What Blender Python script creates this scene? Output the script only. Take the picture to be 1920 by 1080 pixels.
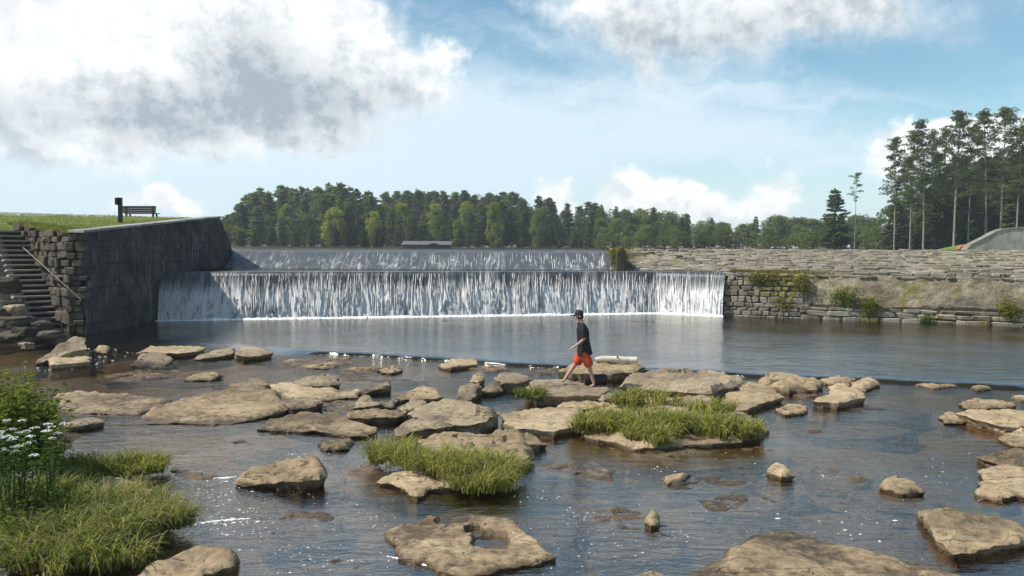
import bpy, bmesh, math, random
import numpy as np
from mathutils import Vector, Matrix, noise as mnoise
from mathutils.geometry import delaunay_2d_cdt
R = math.radians
for o in list(bpy.data.objects): bpy.data.objects.remove(o)
SC = bpy.context.scene
COL = SC.collection
rng = random.Random(7)
nr = np.random.default_rng(7)

# ------------------------------------------------------------------ camera, sky, sun, exposure
FPX, CAMZ = 1507.0, 3.45
PITCH, ROLL = math.atan(74/FPX), R(0.30)
cam_d = bpy.data.cameras.new('camera'); cam = bpy.data.objects.new('camera', cam_d); COL.objects.link(cam)
cam_d.sensor_width = 36.0; cam_d.lens = 36.0*FPX/1920; cam_d.clip_start = .1; cam_d.clip_end = 6000
CAM_M = Matrix.Translation((0, 0, CAMZ)) @ Matrix.Rotation(R(90)-PITCH, 4, 'X') @ Matrix.Rotation(ROLL, 4, 'Z')
cam.matrix_world = CAM_M
SC.camera = cam

def ray(px, py):
    return (CAM_M.to_3x3() @ Vector(((px-960)/FPX, (540-py)/FPX, -1))).normalized()
def at_z(px, py, z):                 # point of the photograph on the level z
    d = ray(px, py); t = (z-CAMZ)/d.z
    return Vector((d.x*t, d.y*t, z))
def at_y(px, py, y):                 # point of the photograph at the distance y
    d = ray(px, py); t = y/d.y
    return Vector((d.x*t, y, CAMZ+d.z*t))

SUN_AZ, SUN_EL = R(-97), R(50)       # azimuth from +Y towards +X
SUN_DIR = Vector((math.sin(SUN_AZ)*math.cos(SUN_EL), math.cos(SUN_AZ)*math.cos(SUN_EL), math.sin(SUN_EL)))
sun_d = bpy.data.lights.new('sun', 'SUN'); sun = bpy.data.objects.new('sun', sun_d); COL.objects.link(sun)
sun_d.energy = 4.4; sun_d.angle = R(.53); sun_d.color = (1, .95, .87)
sun.rotation_euler = (-SUN_DIR).to_track_quat('-Z', 'Y').to_euler()
SC.view_settings.view_transform = 'Standard'; SC.view_settings.look = 'None'
cy = SC.cycles; cy.max_bounces = 7; cy.diffuse_bounces = 3; cy.glossy_bounces = 3; cy.transmission_bounces = 4; cy.transparent_max_bounces = 8; cy.caustics_reflective = False; cy.caustics_refractive = False
SC.view_settings.gamma = 1; SC.view_settings.exposure = 0.28; SC.view_settings.use_curve_mapping = False

class NT:
    """small helper that writes shader nodes"""
    def __init__(s, tree): s.t = tree; s.n = tree.nodes; s.l = tree.links
    def new(s, typ, **kw):
        n = s.n.new(typ)
        for k, v in kw.items(): setattr(n, k, v)
        return n
    def put(s, sock, v):
        if isinstance(v, bpy.types.NodeSocket): s.l.new(v, sock)
        elif v is not None: sock.default_value = v
    def m(s, op, a, b=None, c=None, clamp=False):
        n = s.new('ShaderNodeMath', operation=op); n.use_clamp = clamp
        s.put(n.inputs[0], a)
        if b is not None: s.put(n.inputs[1], b)
        if c is not None: s.put(n.inputs[2], c)
        return n.outputs[0]
    def vm(s, op, a, b=None):
        n = s.new('ShaderNodeVectorMath', operation=op); s.put(n.inputs[0], a)
        if b is not None: s.put(n.inputs[1], b)
        return n.outputs[0]
    def noise(s, vec, scale, detail=4, rough=.55, dist=0, out=0, dim='3D'):
        n = s.new('ShaderNodeTexNoise'); n.noise_dimensions = dim
        s.put(n.inputs['Vector'], vec); n.inputs['Scale'].default_value = scale
        n.inputs['Detail'].default_value = detail; n.inputs['Roughness'].default_value = rough
        n.inputs['Distortion'].default_value = dist
        return n.outputs[out]
    def smooth(s, v, a, b, lo=0., hi=1.):
        n = s.new('ShaderNodeMapRange', interpolation_type='SMOOTHSTEP'); s.put(n.inputs[0], v)
        for i, q in enumerate((a, b, lo, hi)): s.put(n.inputs[i+1], q)
        return n.outputs[0]
    def mix(s, f, a, b, mode='MIX'):
        n = s.new('ShaderNodeMix', data_type='RGBA', blend_type=mode)
        s.put(n.inputs[0], f); s.put(n.inputs[6], a); s.put(n.inputs[7], b)
        return n.outputs[2]
    def ramp(s, v, stops):
        n = s.new('ShaderNodeValToRGB'); s.put(n.inputs[0], v); e = n.color_ramp.elements
        while len(e) < len(stops): e.new(.5)
        for i, (p, c) in enumerate(stops):
            e[i].position = p; e[i].color = (*c, 1) if len(c) == 3 else c
        return n.outputs[0]
    def bump(s, h, strength=.5, dist=.05, normal=None):
        n = s.new('ShaderNodeBump'); n.inputs['Strength'].default_value = strength
        n.inputs['Distance'].default_value = dist; s.put(n.inputs['Height'], h)
        if normal is not None: s.put(n.inputs['Normal'], normal)
        return n.outputs[0]
    def scale(s, vec, sc):
        n = s.new('ShaderNodeMapping'); s.put(n.inputs[0], vec); n.inputs['Scale'].default_value = sc
        return n.outputs[0]

# ---- the sky: Nishita plus banks of cloud laid out by azimuth and elevation
W = bpy.data.worlds.new('World'); SC.world = W; W.use_nodes = True
w = NT(W.node_tree); w.n.clear()
sky = w.new('ShaderNodeTexSky', sky_type='NISHITA'); sky.sun_disc = False
sky.sun_elevation = SUN_EL; sky.sun_rotation = SUN_AZ
sky.air_density = 1.0; sky.dust_density = .6; sky.ozone_density = 1.6; sky.altitude = 300
gen = w.new('ShaderNodeTexCoord').outputs['Generated']
def azel(vec):
    sx = w.new('ShaderNodeSeparateXYZ'); w.put(sx.inputs[0], vec); c = w.new('ShaderNodeCombineXYZ')
    e = w.m('ARCSINE', sx.outputs[2], clamp=False)
    w.put(c.inputs[0], w.m('ARCTAN2', sx.outputs[0], sx.outputs[1])); w.put(c.inputs[1], e)
    return c.outputs[0], e
AE0, EL0 = azel(gen)
warp = w.noise(AE0, 9., 4, .62, out=1)
AE = w.vm('ADD', AE0, w.vm('MULTIPLY', w.vm('SUBTRACT', warp, (.5, .5, .5)), (.16, .11, 0.)))
def px_azel(px, py):
    d = ray(px, py); return math.atan2(d.x, d.y), math.asin(d.z)
def blobs(lst, ae):
    """sum of soft round banks, each at an azimuth and elevation"""
    tot = None
    for (px, py, rx, ry, wt) in lst:
        a, e = px_azel(px, py); n = w.new('ShaderNodeMapping', vector_type='TEXTURE'); w.put(n.inputs[0], ae)
        n.inputs['Location'].default_value = (a, e, 0); n.inputs['Scale'].default_value = (rx*2.3/FPX, ry*2.3/FPX, 1)
        g = w.new('ShaderNodeTexGradient', gradient_type='QUADRATIC_SPHERE'); w.put(g.inputs[0], n.outputs[0])
        tot = w.m('MULTIPLY', g.outputs[1], wt*1.35) if tot is None else w.m('MULTIPLY_ADD', g.outputs[1], wt*1.35, tot)
    return tot
BANK = [(40, 50, 330, 130, 1.25), (360, 40, 270, 120, 1.2), (590, 60, 120, 100, 1.1), (560, 170, 210, 85, 1.15),
        (280, 180, 260, 60, .8), (785, 145, 56, 50, 1.2), (450, 240, 130, 28, .75), (570, 275, 110, 26, .9), (90, 205, 220, 44, .7), (90, 285, 180, 38, .8),
        (1130, 10, 150, 50, .95), (1330, 35, 190, 70, 1.1), (1580, 30, 220, 60, 1.0), (1205, 115, 36, 60, .95),
        (1190, 380, 95, 44, .8), (1240, 365, 60, 34, .8), (1395, 385, 85, 42, .85), (1450, 348, 55, 28, .85), (1030, 360, 34, 30, .8), (1100, 390, 80, 26, .7), (1310, 400, 80, 26, .6),
        (310, 385, 56, 26, .75), (150, 390, 140, 18, .5),
        (1720, 300, 70, 46, .9), (1800, 275, 90, 44, .9), (1890, 275, 100, 46, .9)]
BELLY = [(570, 195, 210, 80, 1.2), (480, 100, 95, 105, 1.0), (690, 200, 100, 54, .75), (340, 220, 280, 44, 1.0), (120, 205, 260, 40, .8),
         (1430, 62, 280, 64, 1.15), (1230, 60, 120, 50, .5), (30, 310, 70, 34, 1.0), (1420, 402, 100, 14, .5), (1220, 404, 110, 14, .4)]
sep = w.new('ShaderNodeSeparateXYZ'); w.put(sep.inputs[0], gen)
up = w.m('MAXIMUM', sep.outputs[2], .06)
cmb = w.new('ShaderNodeCombineXYZ'); w.put(cmb.inputs[0], w.m('DIVIDE', sep.outputs[0], up)); w.put(cmb.inputs[1], w.m('DIVIDE', sep.outputs[1], up))
det = w.noise(AE0, 8., 8, .66)
D = blobs(BANK, AE); B = blobs(BELLY, AE)
Dn = w.m('ADD', D, w.m('MULTIPLY', w.m('SUBTRACT', det, .5), 1.65))
soft = w.m('ADD', w.smooth(warp, .36, .60, .32, .95), w.m('MULTIPLY', w.smooth(B, .0, .5), .6))                 # sunny tops billow crisply, bases are drawn out
wide = w.smooth(w.noise(w.scale(cmb.outputs[0], (.55, .55, 1)), 1., 4, .6), .50, .80)
above = w.smooth(EL0, .34, .52)
cover = w.m('MAXIMUM', w.smooth(Dn, .30, w.m('ADD', .30, soft)), w.m('MULTIPLY', wide, w.m('MULTIPLY', above, .8)))
cirrus = w.noise(w.scale(w.vm('ADD', AE, w.vm('MULTIPLY', EL0, (.8, 0., 0.))), (1.5, 6.5, 1.)), 2.6, 6, .6)
veil_b = blobs([(900, 250, 480, 120, .85), (150, 290, 650, 200, 1.4), (1450, 280, 460, 120, .55)], AE0)
veil = w.m('MULTIPLY', w.smooth(w.m('ADD', w.m('MULTIPLY', veil_b, .85), w.m('MULTIPLY', w.m('SUBTRACT', cirrus, .5), 2.4)), -.05, 1.15), .90)
veil = w.m('MAXIMUM', veil, w.smooth(EL0, .19, -.02, 0., .9))
lump = w.noise(w.vm('ADD', AE0, (.010, .014, 0.)), 8., 6, .66)                   # the same cloud sampled a little off: lit from the upper left
relief = w.smooth(w.m('SUBTRACT', lump, det), -.06, .10)
Bs = w.m('DIVIDE', B, w.m('ADD', 1., w.m('MULTIPLY', B, .55)))
grey = w.m('MULTIPLY', w.smooth(w.m('ADD', Bs, w.m('MULTIPLY', w.m('SUBTRACT', lump, .5), 1.7)), -.15, 1.35), .86)
shade = w.m('MINIMUM', 1., w.m('ADD', grey, w.m('MULTIPLY', relief, .28)))
shade = w.m('MAXIMUM', shade, w.m('MULTIPLY', w.m('MULTIPLY', wide, above), .35))
ccol = w.mix(shade, (.97, .985, .98, 1), (.35, .42, .475, 1))
skyc = w.mix(1., sky.outputs[0], (.108, .130, .118, 1), 'MULTIPLY')
c1 = w.mix(veil, skyc, (.66, .775, .86, 1))
c2 = w.mix(cover, c1, ccol)
bg = w.new('ShaderNodeBackground'); w.put(bg.inputs[0], c2); bg.inputs[1].default_value = 1.0
out = w.new('ShaderNodeOutputWorld'); w.l.new(bg.outputs[0], out.inputs[0])

# ------------------------------------------------------------------ object helpers
def tag(o, label=None, cat=None, group=None, kind=None):
    if label: o['label'] = label
    if cat: o['category'] = cat
    if group: o['group'] = group
    if kind: o['kind'] = kind
    return o
def empty(name, loc=(0, 0, 0), rz=0):
    o = bpy.data.objects.new(name, None); COL.objects.link(o); o.location = loc; o.rotation_euler.z = rz
    o.empty_display_size = .2
    return o
def mesh(name, v, f, mats=None, smooth=False, sharp=None, uv=None):
    me = bpy.data.meshes.new(name); me.from_pydata([tuple(p) for p in v], [], [tuple(int(i) for i in q) for q in f]); me.update()
    if mats is not None:
        for mm in (mats if isinstance(mats, (list, tuple)) else [mats]): me.materials.append(mm)
    if smooth: me.polygons.foreach_set('use_smooth', [True]*len(me.polygons))
    if sharp: me.set_sharp_from_angle(angle=R(sharp))
    if uv is not None:
        l = me.uv_layers.new(name='UVMap'); a = np.asarray(uv, dtype=np.float32)
        idx = np.empty(len(me.loops), dtype=np.int32); me.loops.foreach_get('vertex_index', idx)
        l.data.foreach_set('uv', a[idx].ravel())
    return me
def obj(name, me, parent=None, loc=None):
    o = bpy.data.objects.new(name, me); COL.objects.link(o)
    if parent: o.parent = parent
    if loc is not None: o.location = loc
    return o
class MB:
    """collects simple solids into one mesh"""
    def __init__(s): s.v = []; s.f = []
    def add(s, v, f):
        b = len(s.v); s.v += [tuple(p) for p in v]; s.f += [tuple(i+b for i in q) for q in f]
    def box(s, c, half, ax=None):
        c = Vector(c); ax = ax or (Vector((1, 0, 0)), Vector((0, 1, 0)), Vector((0, 0, 1)))
        pts = [c+ax[0]*(half[0]*i)+ax[1]*(half[1]*j)+ax[2]*(half[2]*k) for i in (-1, 1) for j in (-1, 1) for k in (-1, 1)]
        s.add(pts, [(0, 1, 3, 2), (4, 6, 7, 5), (0, 4, 5, 1), (2, 3, 7, 6), (0, 2, 6, 4), (1, 5, 7, 3)])
    def tube(s, pts, rad, n=8, cap=True):
        pts = [Vector(p) for p in pts]; rad = rad if isinstance(rad, (list, tuple)) else [rad]*len(pts)
        vs = []; fs = []
        for i, p in enumerate(pts):
            t = (pts[min(i+1, len(pts)-1)]-pts[max(i-1, 0)]).normalized()
            a = t.orthogonal().normalized() if i == 0 else (a-t*a.dot(t)).normalized()
            b = t.cross(a)
            for k in range(n):
                q = 2*math.pi*k/n; vs.append(p+(a*math.cos(q)+b*math.sin(q))*rad[i])
        for i in range(len(pts)-1):
            for k in range(n): fs.append((i*n+k, i*n+(k+1) % n, (i+1)*n+(k+1) % n, (i+1)*n+k))
        if cap: fs.append(tuple(range(n-1, -1, -1))); fs.append(tuple((len(pts)-1)*n+k for k in range(n)))
        s.add(vs, fs)
    def build(s, name, mat, parent=None, smooth=False, sharp=None): return obj(name, mesh(name, s.v, s.f, mat, smooth, sharp), parent)
def grid_mesh(name, P, mats, smooth=True, uv=None, sharp=None):
    """P: array rows x cols x 3"""
    r, c = P.shape[:2]; f = []
    for i in range(r-1):
        for j in range(c-1): f.append((i*c+j, i*c+j+1, (i+1)*c+j+1, (i+1)*c+j))
    return mesh(name, P.reshape(-1, 3), f, mats, smooth, sharp, None if uv is None else uv.reshape(-1, 2))
def fbm(x, y, z=0., oc=4): return mnoise.fractal(Vector((x, y, z)), 1.0, 2.0, oc)

# ------------------------------------------------------------------ materials
def material(name):
    m = bpy.data.materials.new(name); m.use_nodes = True; k = NT(m.node_tree); k.n.clear()
    o = k.new('ShaderNodeOutputMaterial')
    return m, k, o
def pos(k): return k.new('ShaderNodeNewGeometry').outputs['Position']
def principled(k, col, rough=.8, normal=None, spec=.3, **kw):
    p = k.new('ShaderNodeBsdfPrincipled'); k.put(p.inputs['Base Color'], col); k.put(p.inputs['Roughness'], rough)
    p.inputs['Specular IOR Level'].default_value = spec
    if normal is not None: k.put(p.inputs['Normal'], normal)
    for a, b in kw.items(): k.put(p.inputs[a.replace('_', ' ')], b)
    return p.outputs[0]
def plain(name, col, rough=.7, var=.25, scale=8., bump=.2, bd=.01, spec=.3):
    m, k, o = material(name); p = pos(k)
    n = k.noise(p, scale, 5, .6); c = k.mix(k.smooth(n, .3, .7), tuple(x*(1-var) for x in col)+(1,), tuple(min(1, x*(1+var)) for x in col)+(1,))
    k.l.new(principled(k, c, rough, k.bump(n, bump, bd), spec), o.inputs[0]); return m

def stone_mat(name, c_dark, c_mid, c_light, moss=None, moss_amt=0., wet=None, scale=1.5, bumpd=.03, streak=0., streak_col=(.45, .45, .42), lichen=0., cracks=0.):
    m, k, o = material(name); p = pos(k)
    rnd = k.new('ShaderNodeObjectInfo').outputs['Random']
    n1 = k.noise(p, scale, 6, .6); n2 = k.noise(p, scale*7, 5, .65); n3 = k.noise(p, scale*.35, 3, .5)
    f = k.m('ADD', k.m('ADD', k.m('MULTIPLY', n1, .5), k.m('MULTIPLY', n2, .35)), k.m('MULTIPLY', k.m('SUBTRACT', rnd, .5), .22))
    f = k.m('ADD', f, k.m('MULTIPLY', k.m('SUBTRACT', n3, .5), .6 if cracks else .35))
    c = k.ramp(f, [(.22, c_dark), (.42, c_mid), (.62, c_light)])
    fine = k.noise(p, scale*45, 3, .7)
    c = k.mix(k.smooth(fine, .52, .75, 0, .5), c, tuple(x*.55 for x in c_mid)+(1,))
    if lichen:
        lc = k.noise(p, 3.1, 5, .7)
        c = k.mix(k.smooth(lc, .60, .70, 0, lichen), c, (.165, .155, .135, 1))
    if streak:
        st = k.noise(k.scale(p, (3.2, 3.2, .28)), 1.6, 6, .66)
        st2 = k.noise(p, .5, 3, .5)
        c = k.mix(k.m('MULTIPLY', k.smooth(st, .52, .72, 0, streak), k.smooth(st2, .36, .56)), c, (*streak_col, 1))
    if moss is not None:
        nz = k.new('ShaderNodeSeparateXYZ'); k.put(nz.inputs[0], k.new('ShaderNodeNewGeometry').outputs['Normal'])
        mm = k.noise(p, .9, 6, .68)
        c = k.mix(k.smooth(mm, .62-.3*moss_amt, .72-.2*moss_amt, 0, .9), c, (*moss, 1))
    rough = .85
    if wet is not None:
        sz = k.new('ShaderNodeSeparateXYZ'); k.put(sz.inputs[0], p)
        wz = k.m('ADD', sz.outputs[2], k.m('MULTIPLY', k.m('SUBTRACT', n2, .5), .12))
        wf = k.smooth(wz, wet+.07, wet)
        c = k.mix(wf, c, k.mix(1., c, (.38, .33, .28, 1), 'MULTIPLY')); rough = k.smooth(wf, 0, 1, .85, .3)
    h = k.m('ADD', k.m('MULTIPLY', n1, 1.), k.m('ADD', k.m('MULTIPLY', n2, .55), k.m('MULTIPLY', fine, .16)))
    if cracks:
        # bedding planes and joints: thin dark lines that also cut into the relief
        lay = k.noise(k.scale(p, (.35, 1.6, 3.)), 1.9, 4, .6, dist=.5); l2 = k.m('ABSOLUTE', k.m('SUBTRACT', lay, .5))
        jn = k.noise(p, .8, 3, .55, dist=1.2); j2 = k.m('ABSOLUTE', k.m('SUBTRACT', jn, .52))
        cr = k.m('MAXIMUM', k.m('MULTIPLY', k.smooth(l2, .007, .0), k.smooth(n1, .46, .62, 0., .8)), k.m('MULTIPLY', k.smooth(j2, .004, .0), k.smooth(n3, .50, .62, 0., .6)))
        c = k.mix(k.m('MULTIPLY', cr, .8), c, (.035, .028, .02, 1)); h = k.m('SUBTRACT', h, k.m('MULTIPLY', cr, .9))
        h = k.m('ADD', h, k.m('MULTIPLY', k.smooth(lay, .47, .53), .5))
    k.l.new(principled(k, c, rough, k.bump(h, .8, bumpd)), o.inputs[0])
    return m
M = {}
M['rock'] = stone_mat('river sandstone', (.12, .088, .053), (.345, .252, .148), (.49, .375, .23), wet=.02, scale=1.5, bumpd=.06, lichen=.5, cracks=1.)
M['rock_grey'] = stone_mat('grey sandstone', (.09, .070, .048), (.27, .206, .132), (.41, .322, .21), wet=.02, scale=1.9, bumpd=.07, lichen=.6, cracks=1.)
M['bed'] = stone_mat('river bed', (.024, .019, .013), (.068, .053, .034), (.145, .11, .068), scale=.8, bumpd=.05)
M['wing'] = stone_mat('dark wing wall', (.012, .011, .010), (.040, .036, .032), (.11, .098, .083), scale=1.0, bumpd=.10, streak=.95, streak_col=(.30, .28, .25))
M['core'] = stone_mat('dam core', (.015, .015, .014), (.035, .033, .03), (.06, .055, .05), scale=1.5, bumpd=.06)
M['parge'] = stone_mat('weathered wall face', (.14, .11, .075), (.36, .295, .205), (.56, .475, .35), moss=(.21, .18, .06), moss_amt=.35, scale=1.6, bumpd=.14, streak=.6, streak_col=(.46, .41, .32))
M['stone'] = stone_mat('masonry stone', (.10, .085, .065), (.24, .205, .155), (.40, .35, .27), scale=2.2, bumpd=.04)
M['stone_moss'] = stone_mat('mossy masonry stone', (.10, .085, .035), (.21, .18, .06), (.32, .28, .10), scale=2.2, bumpd=.05)
M['stone_brown'] = stone_mat('brown rubble stone', (.028, .022, .016), (.075, .059, .042), (.15, .12, .085), moss=(.05, .06, .018), moss_amt=.25, scale=2.4, bumpd=.05)
M['slab'] = stone_mat('apron slab', (.10, .085, .062), (.215, .182, .132), (.34, .295, .22), moss=(.17, .17, .06), moss_amt=.25, scale=2.0, bumpd=.03)
M['concrete'] = stone_mat('weathered concrete', (.17, .16, .145), (.32, .30, .27), (.46, .435, .39), scale=.9, bumpd=.02, streak=.4, streak_col=(.06, .06, .055))
M['tread'] = stone_mat('pale stair stone', (.17, .15, .12), (.27, .24, .20), (.38, .35, .30), scale=3, bumpd=.01)
M['darkwood'] = plain('dark wood', (.035, .020, .014), .6)
M['black'] = plain('black wood', (.012, .012, .012), .5)
M['rail'] = plain('rusty rail', (.20, .16, .125), .6, .25)
M['soil'] = plain('bank soil', (.055, .042, .025), .95, .4, 3, .8, .05)
M['skin'] = plain('skin', (.46, .27, .19), .5, .06, 20, .05)
M['shirt'] = plain('black shirt', (.016, .016, .019), .85, .2, 30)
M['shorts'] = plain('red shorts', (.50, .075, .035), .75, .15, 25)
M['cap'] = plain('dark cap', (.02, .022, .025), .8)
M['hair'] = plain('dark hair', (.02, .014, .01), .7)
M['bleached'] = plain('bleached log', (.62, .55, .44), .8, .18, 6, .5, .02)
M['wetlog'] = plain('dark wet log', (.022, .017, .014), .45, .4, 9, .6, .02)
M['bark'] = plain('bark', (.12, .095, .075), .95, .4, 6, .6, .05)
M['palebark'] = plain('pale pine bark', (.26, .22, .18), .95, .3, 5, .5, .05)
M['roof'] = plain('grey shingle roof', (.13, .13, .125), .8, .2, 3)
M['cabinwall'] = plain('grey cabin boards', (.11, .10, .09), .8, .2, 3)
M['foam'] = plain('white foam', (.86, .88, .88), .9, .03, 20, .6, .02)
M['redstone'] = plain('reddish stone block', (.42, .16, .09), .8, .3, 4)
M['petal'] = plain('white petals', (.82, .82, .74), .8, .08, 40)

def leaf_mat(name, c1, c2, trans=.35, scale=.6, vari=.35, rough=.6, isl=.45):
    m, k, o = material(name); g = k.new('ShaderNodeNewGeometry')
    rnd = k.new('ShaderNodeObjectInfo').outputs['Random']
    n = k.noise(g.outputs['Position'], scale, 3, .6)
    f = k.m('ADD', k.m('ADD', k.m('MULTIPLY', n, .7 if isl < .6 else .4), k.m('MULTIPLY', g.outputs['Random Per Island'], isl)), k.m('MULTIPLY', k.m('SUBTRACT', rnd, .5), vari))
    c = k.ramp(f, [(.25, c1), (.85, c2)]) if isl < .6 else k.ramp(f, [(.18, c1), (.52, tuple((a_*.6+b_*.4) for a_, b_ in zip(c2, c1))), (.84, c2), (1., (.40, .34, .18))])
    a = principled(k, c, rough, spec=.12)
    t = k.new('ShaderNodeBsdfTranslucent'); k.put(t.inputs[0], k.mix(1., c, (1.25, 1.25, .6, 1), 'MULTIPLY'))
    mx = k.new('ShaderNodeMixShader'); mx.inputs[0].default_value = min(.55, trans+.08); k.l.new(a, mx.inputs[1]); k.l.new(t.outputs[0], mx.inputs[2])
    k.l.new(mx.outputs[0], o.inputs[0]); return m
M['pine'] = leaf_mat('pine needles', (.062, .092, .050), (.17, .215, .105), .45, vari=.6)
M['pine_blue'] = leaf_mat('blue green pine needles', (.058, .098, .068), (.15, .225, .135), .45, vari=.6)
M['tallpine'] = leaf_mat('tall pine needles', (.065, .085, .040), (.18, .215, .095), .45)
M['leaf'] = leaf_mat('green leaves', (.085, .125, .035), (.21, .265, .085), .45, vari=.6)
M['leaf_light'] = leaf_mat('light green leaves', (.16, .19, .035), (.36, .37, .085), .5)
M['leaf_yellow'] = leaf_mat('yellow green leaves', (.12, .13, .02), (.28, .27, .05), .4)
M['bush'] = leaf_mat('bank shrub leaves', (.085, .12, .020), (.27, .31, .075), .45, 2., rough=.9)
M['bush_dark'] = leaf_mat('dark shrub leaves', (.05, .09, .022), (.17, .235, .07), .45, 2., rough=.9)
M['grass'] = leaf_mat('river sedge', (.065, .078, .015), (.36, .375, .095), .4, 1.4, .2, rough=.85, isl=.9)
M['grass_green'] = leaf_mat('green river sedge', (.042, .062, .012), (.25, .285, .075), .4, 1.4, .2, rough=.85, isl=.9)
M['straw'] = leaf_mat('dry moss and weeds', (.16, .135, .04), (.32, .28, .10), .3, 1.5)

def lawn_mat():
    m, k, o = material('mown lawn'); p = pos(k)
    n1 = k.noise(k.scale(p, (.35, 1., 1.)), .55, 5, .6); n2 = k.noise(p, 7., 5, .7); n3 = k.noise(p, 40., 3, .7)
    f = k.m('ADD', k.m('MULTIPLY', n1, .55), k.m('ADD', k.m('MULTIPLY', n2, .3), k.m('MULTIPLY', n3, .2)))
    c = k.ramp(f, [(.36, (.11, .15, .028)), (.54, (.185, .225, .045)), (.70, (.26, .285, .08))])
    k.l.new(principled(k, c, .9, k.bump(k.m('ADD', n2, n3), .9, .05)), o.inputs[0]); return m
M['lawn'] = lawn_mat()

def water_mat(name, tint, bump_scale, bump_d, aniso=(1, 1, 1), foam=0., rough=.05, ior=1.33, refl=1.):
    m, k, o = material(name); p = pos(k)
    pa = k.scale(p, aniso)
    n1 = k.noise(pa, bump_scale, 3, .55, dist=.4); n2 = k.noise(pa, bump_scale*3.7, 3, .6, dist=.3); n3 = k.noise(p, .35, 2, .5)
    amp = k.smooth(n3, .3, .7, .45, 1.25)
    h = k.m('MULTIPLY', k.m('ADD', n1, k.m('MULTIPLY', n2, .38)), amp)
    nb = k.bump(h, 1., bump_d); nf = k.bump(h, .22, bump_d)
    fr = k.new('ShaderNodeFresnel'); fr.inputs[0].default_value = ior; k.put(fr.inputs[1], nf)
    gl = k.new('ShaderNodeBsdfGlossy'); gl.inputs[0].default_value = (.95, .90, .84, 1); gl.inputs[1].default_value = rough; k.put(gl.inputs['Normal'], nb)
    tr = k.new('ShaderNodeBsdfTransparent'); tr.inputs[0].default_value = (*tint, 1)
    mx = k.new('ShaderNodeMixShader'); k.put(mx.inputs[0], k.m('MULTIPLY', fr.outputs[0], refl)); k.l.new(tr.outputs[0], mx.inputs[1]); k.l.new(gl.outputs[0], mx.inputs[2])
    last = mx.outputs[0]
    k.l.new(last, o.inputs[0]); return m
M['river'] = water_mat('river water', (.76, .66, .50), 2.6, .026, (.7, 1.8, 1), rough=.07, ior=1.25, refl=.37)
M['pool'] = water_mat('pool water', (.42, .42, .36), 2.2, .040, (.55, 1.6, 1), rough=.10, ior=1.28, refl=.64)

def fall_mat(name, dens0, dens1, sx, sz, bright, film=(.035, .042, .045)):
    """falling water: dark wet sheet broken up by white aerated strands. UV: u metres along, v 0 at the lip to 1 at the foot"""
    m, k, o = material(name)
    uv = k.new('ShaderNodeTexCoord').outputs['UV']; s = k.new('ShaderNodeSeparateXYZ'); k.put(s.inputs[0], uv); v = s.outputs[1]
    a = k.noise(k.scale(uv, (sx, sz, 1)), 1., 6, .68, dist=.25)
    b = k.noise(k.scale(uv, (sx*3.2, sz*1.6, 1)), 1., 4, .65, dist=.3)
    c = k.noise(k.scale(uv, (.55, .9, 1)), 1., 3, .55)
    q = k.noise(k.scale(uv, (2.4, 3.0, 1)), 1., 10, .76, dist=.8)
    low = k.smooth(v, .25, .8)
    tex = k.m('ADD', k.m('MULTIPLY', a, .48), k.m('ADD', k.m('MULTIPLY', b, .30), k.m('ADD', k.m('MULTIPLY', c, .28), k.m('MULTIPLY', k.m('SUBTRACT', q, .5), k.m('MULTIPLY', low, 1.25)))))
    th = k.m('ADD', k.smooth(v, .12, .62, dens0, dens1), k.m('MULTIPLY', k.m('SUBTRACT', k.noise(k.scale(uv, (.35, .01, 1)), 1., 3, .6), .5), .22))
    f = k.m('MULTIPLY', k.smooth(tex, k.m('SUBTRACT', th, .08), k.m('ADD', th, .24)), .97)
    nb = k.bump(tex, .7, .08)
    dark = principled(k, (*film, 1), .3, nb, .5)
    nu = k.vm('NORMALIZE', k.vm('ADD', k.vm('MULTIPLY', nb, (.6, .6, .6)), (-.2, 0., .75)))
    df = k.new('ShaderNodeBsdfDiffuse'); df.inputs[0].default_value = (*bright, 1); k.put(df.inputs['Normal'], nu)
    tl = k.new('ShaderNodeBsdfTranslucent'); tl.inputs[0].default_value = (*bright, 1)
    mw = k.new('ShaderNodeMixShader'); mw.inputs[0].default_value = .25; k.l.new(df.outputs[0], mw.inputs[1]); k.l.new(tl.outputs[0], mw.inputs[2])
    mx = k.new('ShaderNodeMixShader'); k.put(mx.inputs[0], f); k.l.new(dark, mx.inputs[1]); k.l.new(mw.outputs[0], mx.inputs[2])
    k.l.new(mx.outputs[0], o.inputs[0]); return m
M['fall'] = fall_mat('falling water', .58, .345, 10.0, 1.6, (.92, .90, .87))
M['fall_thin'] = fall_mat('thin sliding water', .60, .58, 8., .8, (.62, .64, .64), (.085, .09, .092))  # film colour lightened to stand for grey sky reflected in the water
def strand_mat():
    m, k, o = material('white water strand'); nu = k.vm('NORMALIZE', k.vm('ADD', k.vm('MULTIPLY', k.new('ShaderNodeNewGeometry').outputs['Normal'], (.5, .5, .5)), (-.25, 0., .75)))
    d = k.new('ShaderNodeBsdfDiffuse'); d.inputs[0].default_value = (.90, .88, .85, 1); k.put(d.inputs['Normal'], nu); k.l.new(d.outputs[0], o.inputs[0]); return m
M['strand'] = strand_mat()

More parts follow.
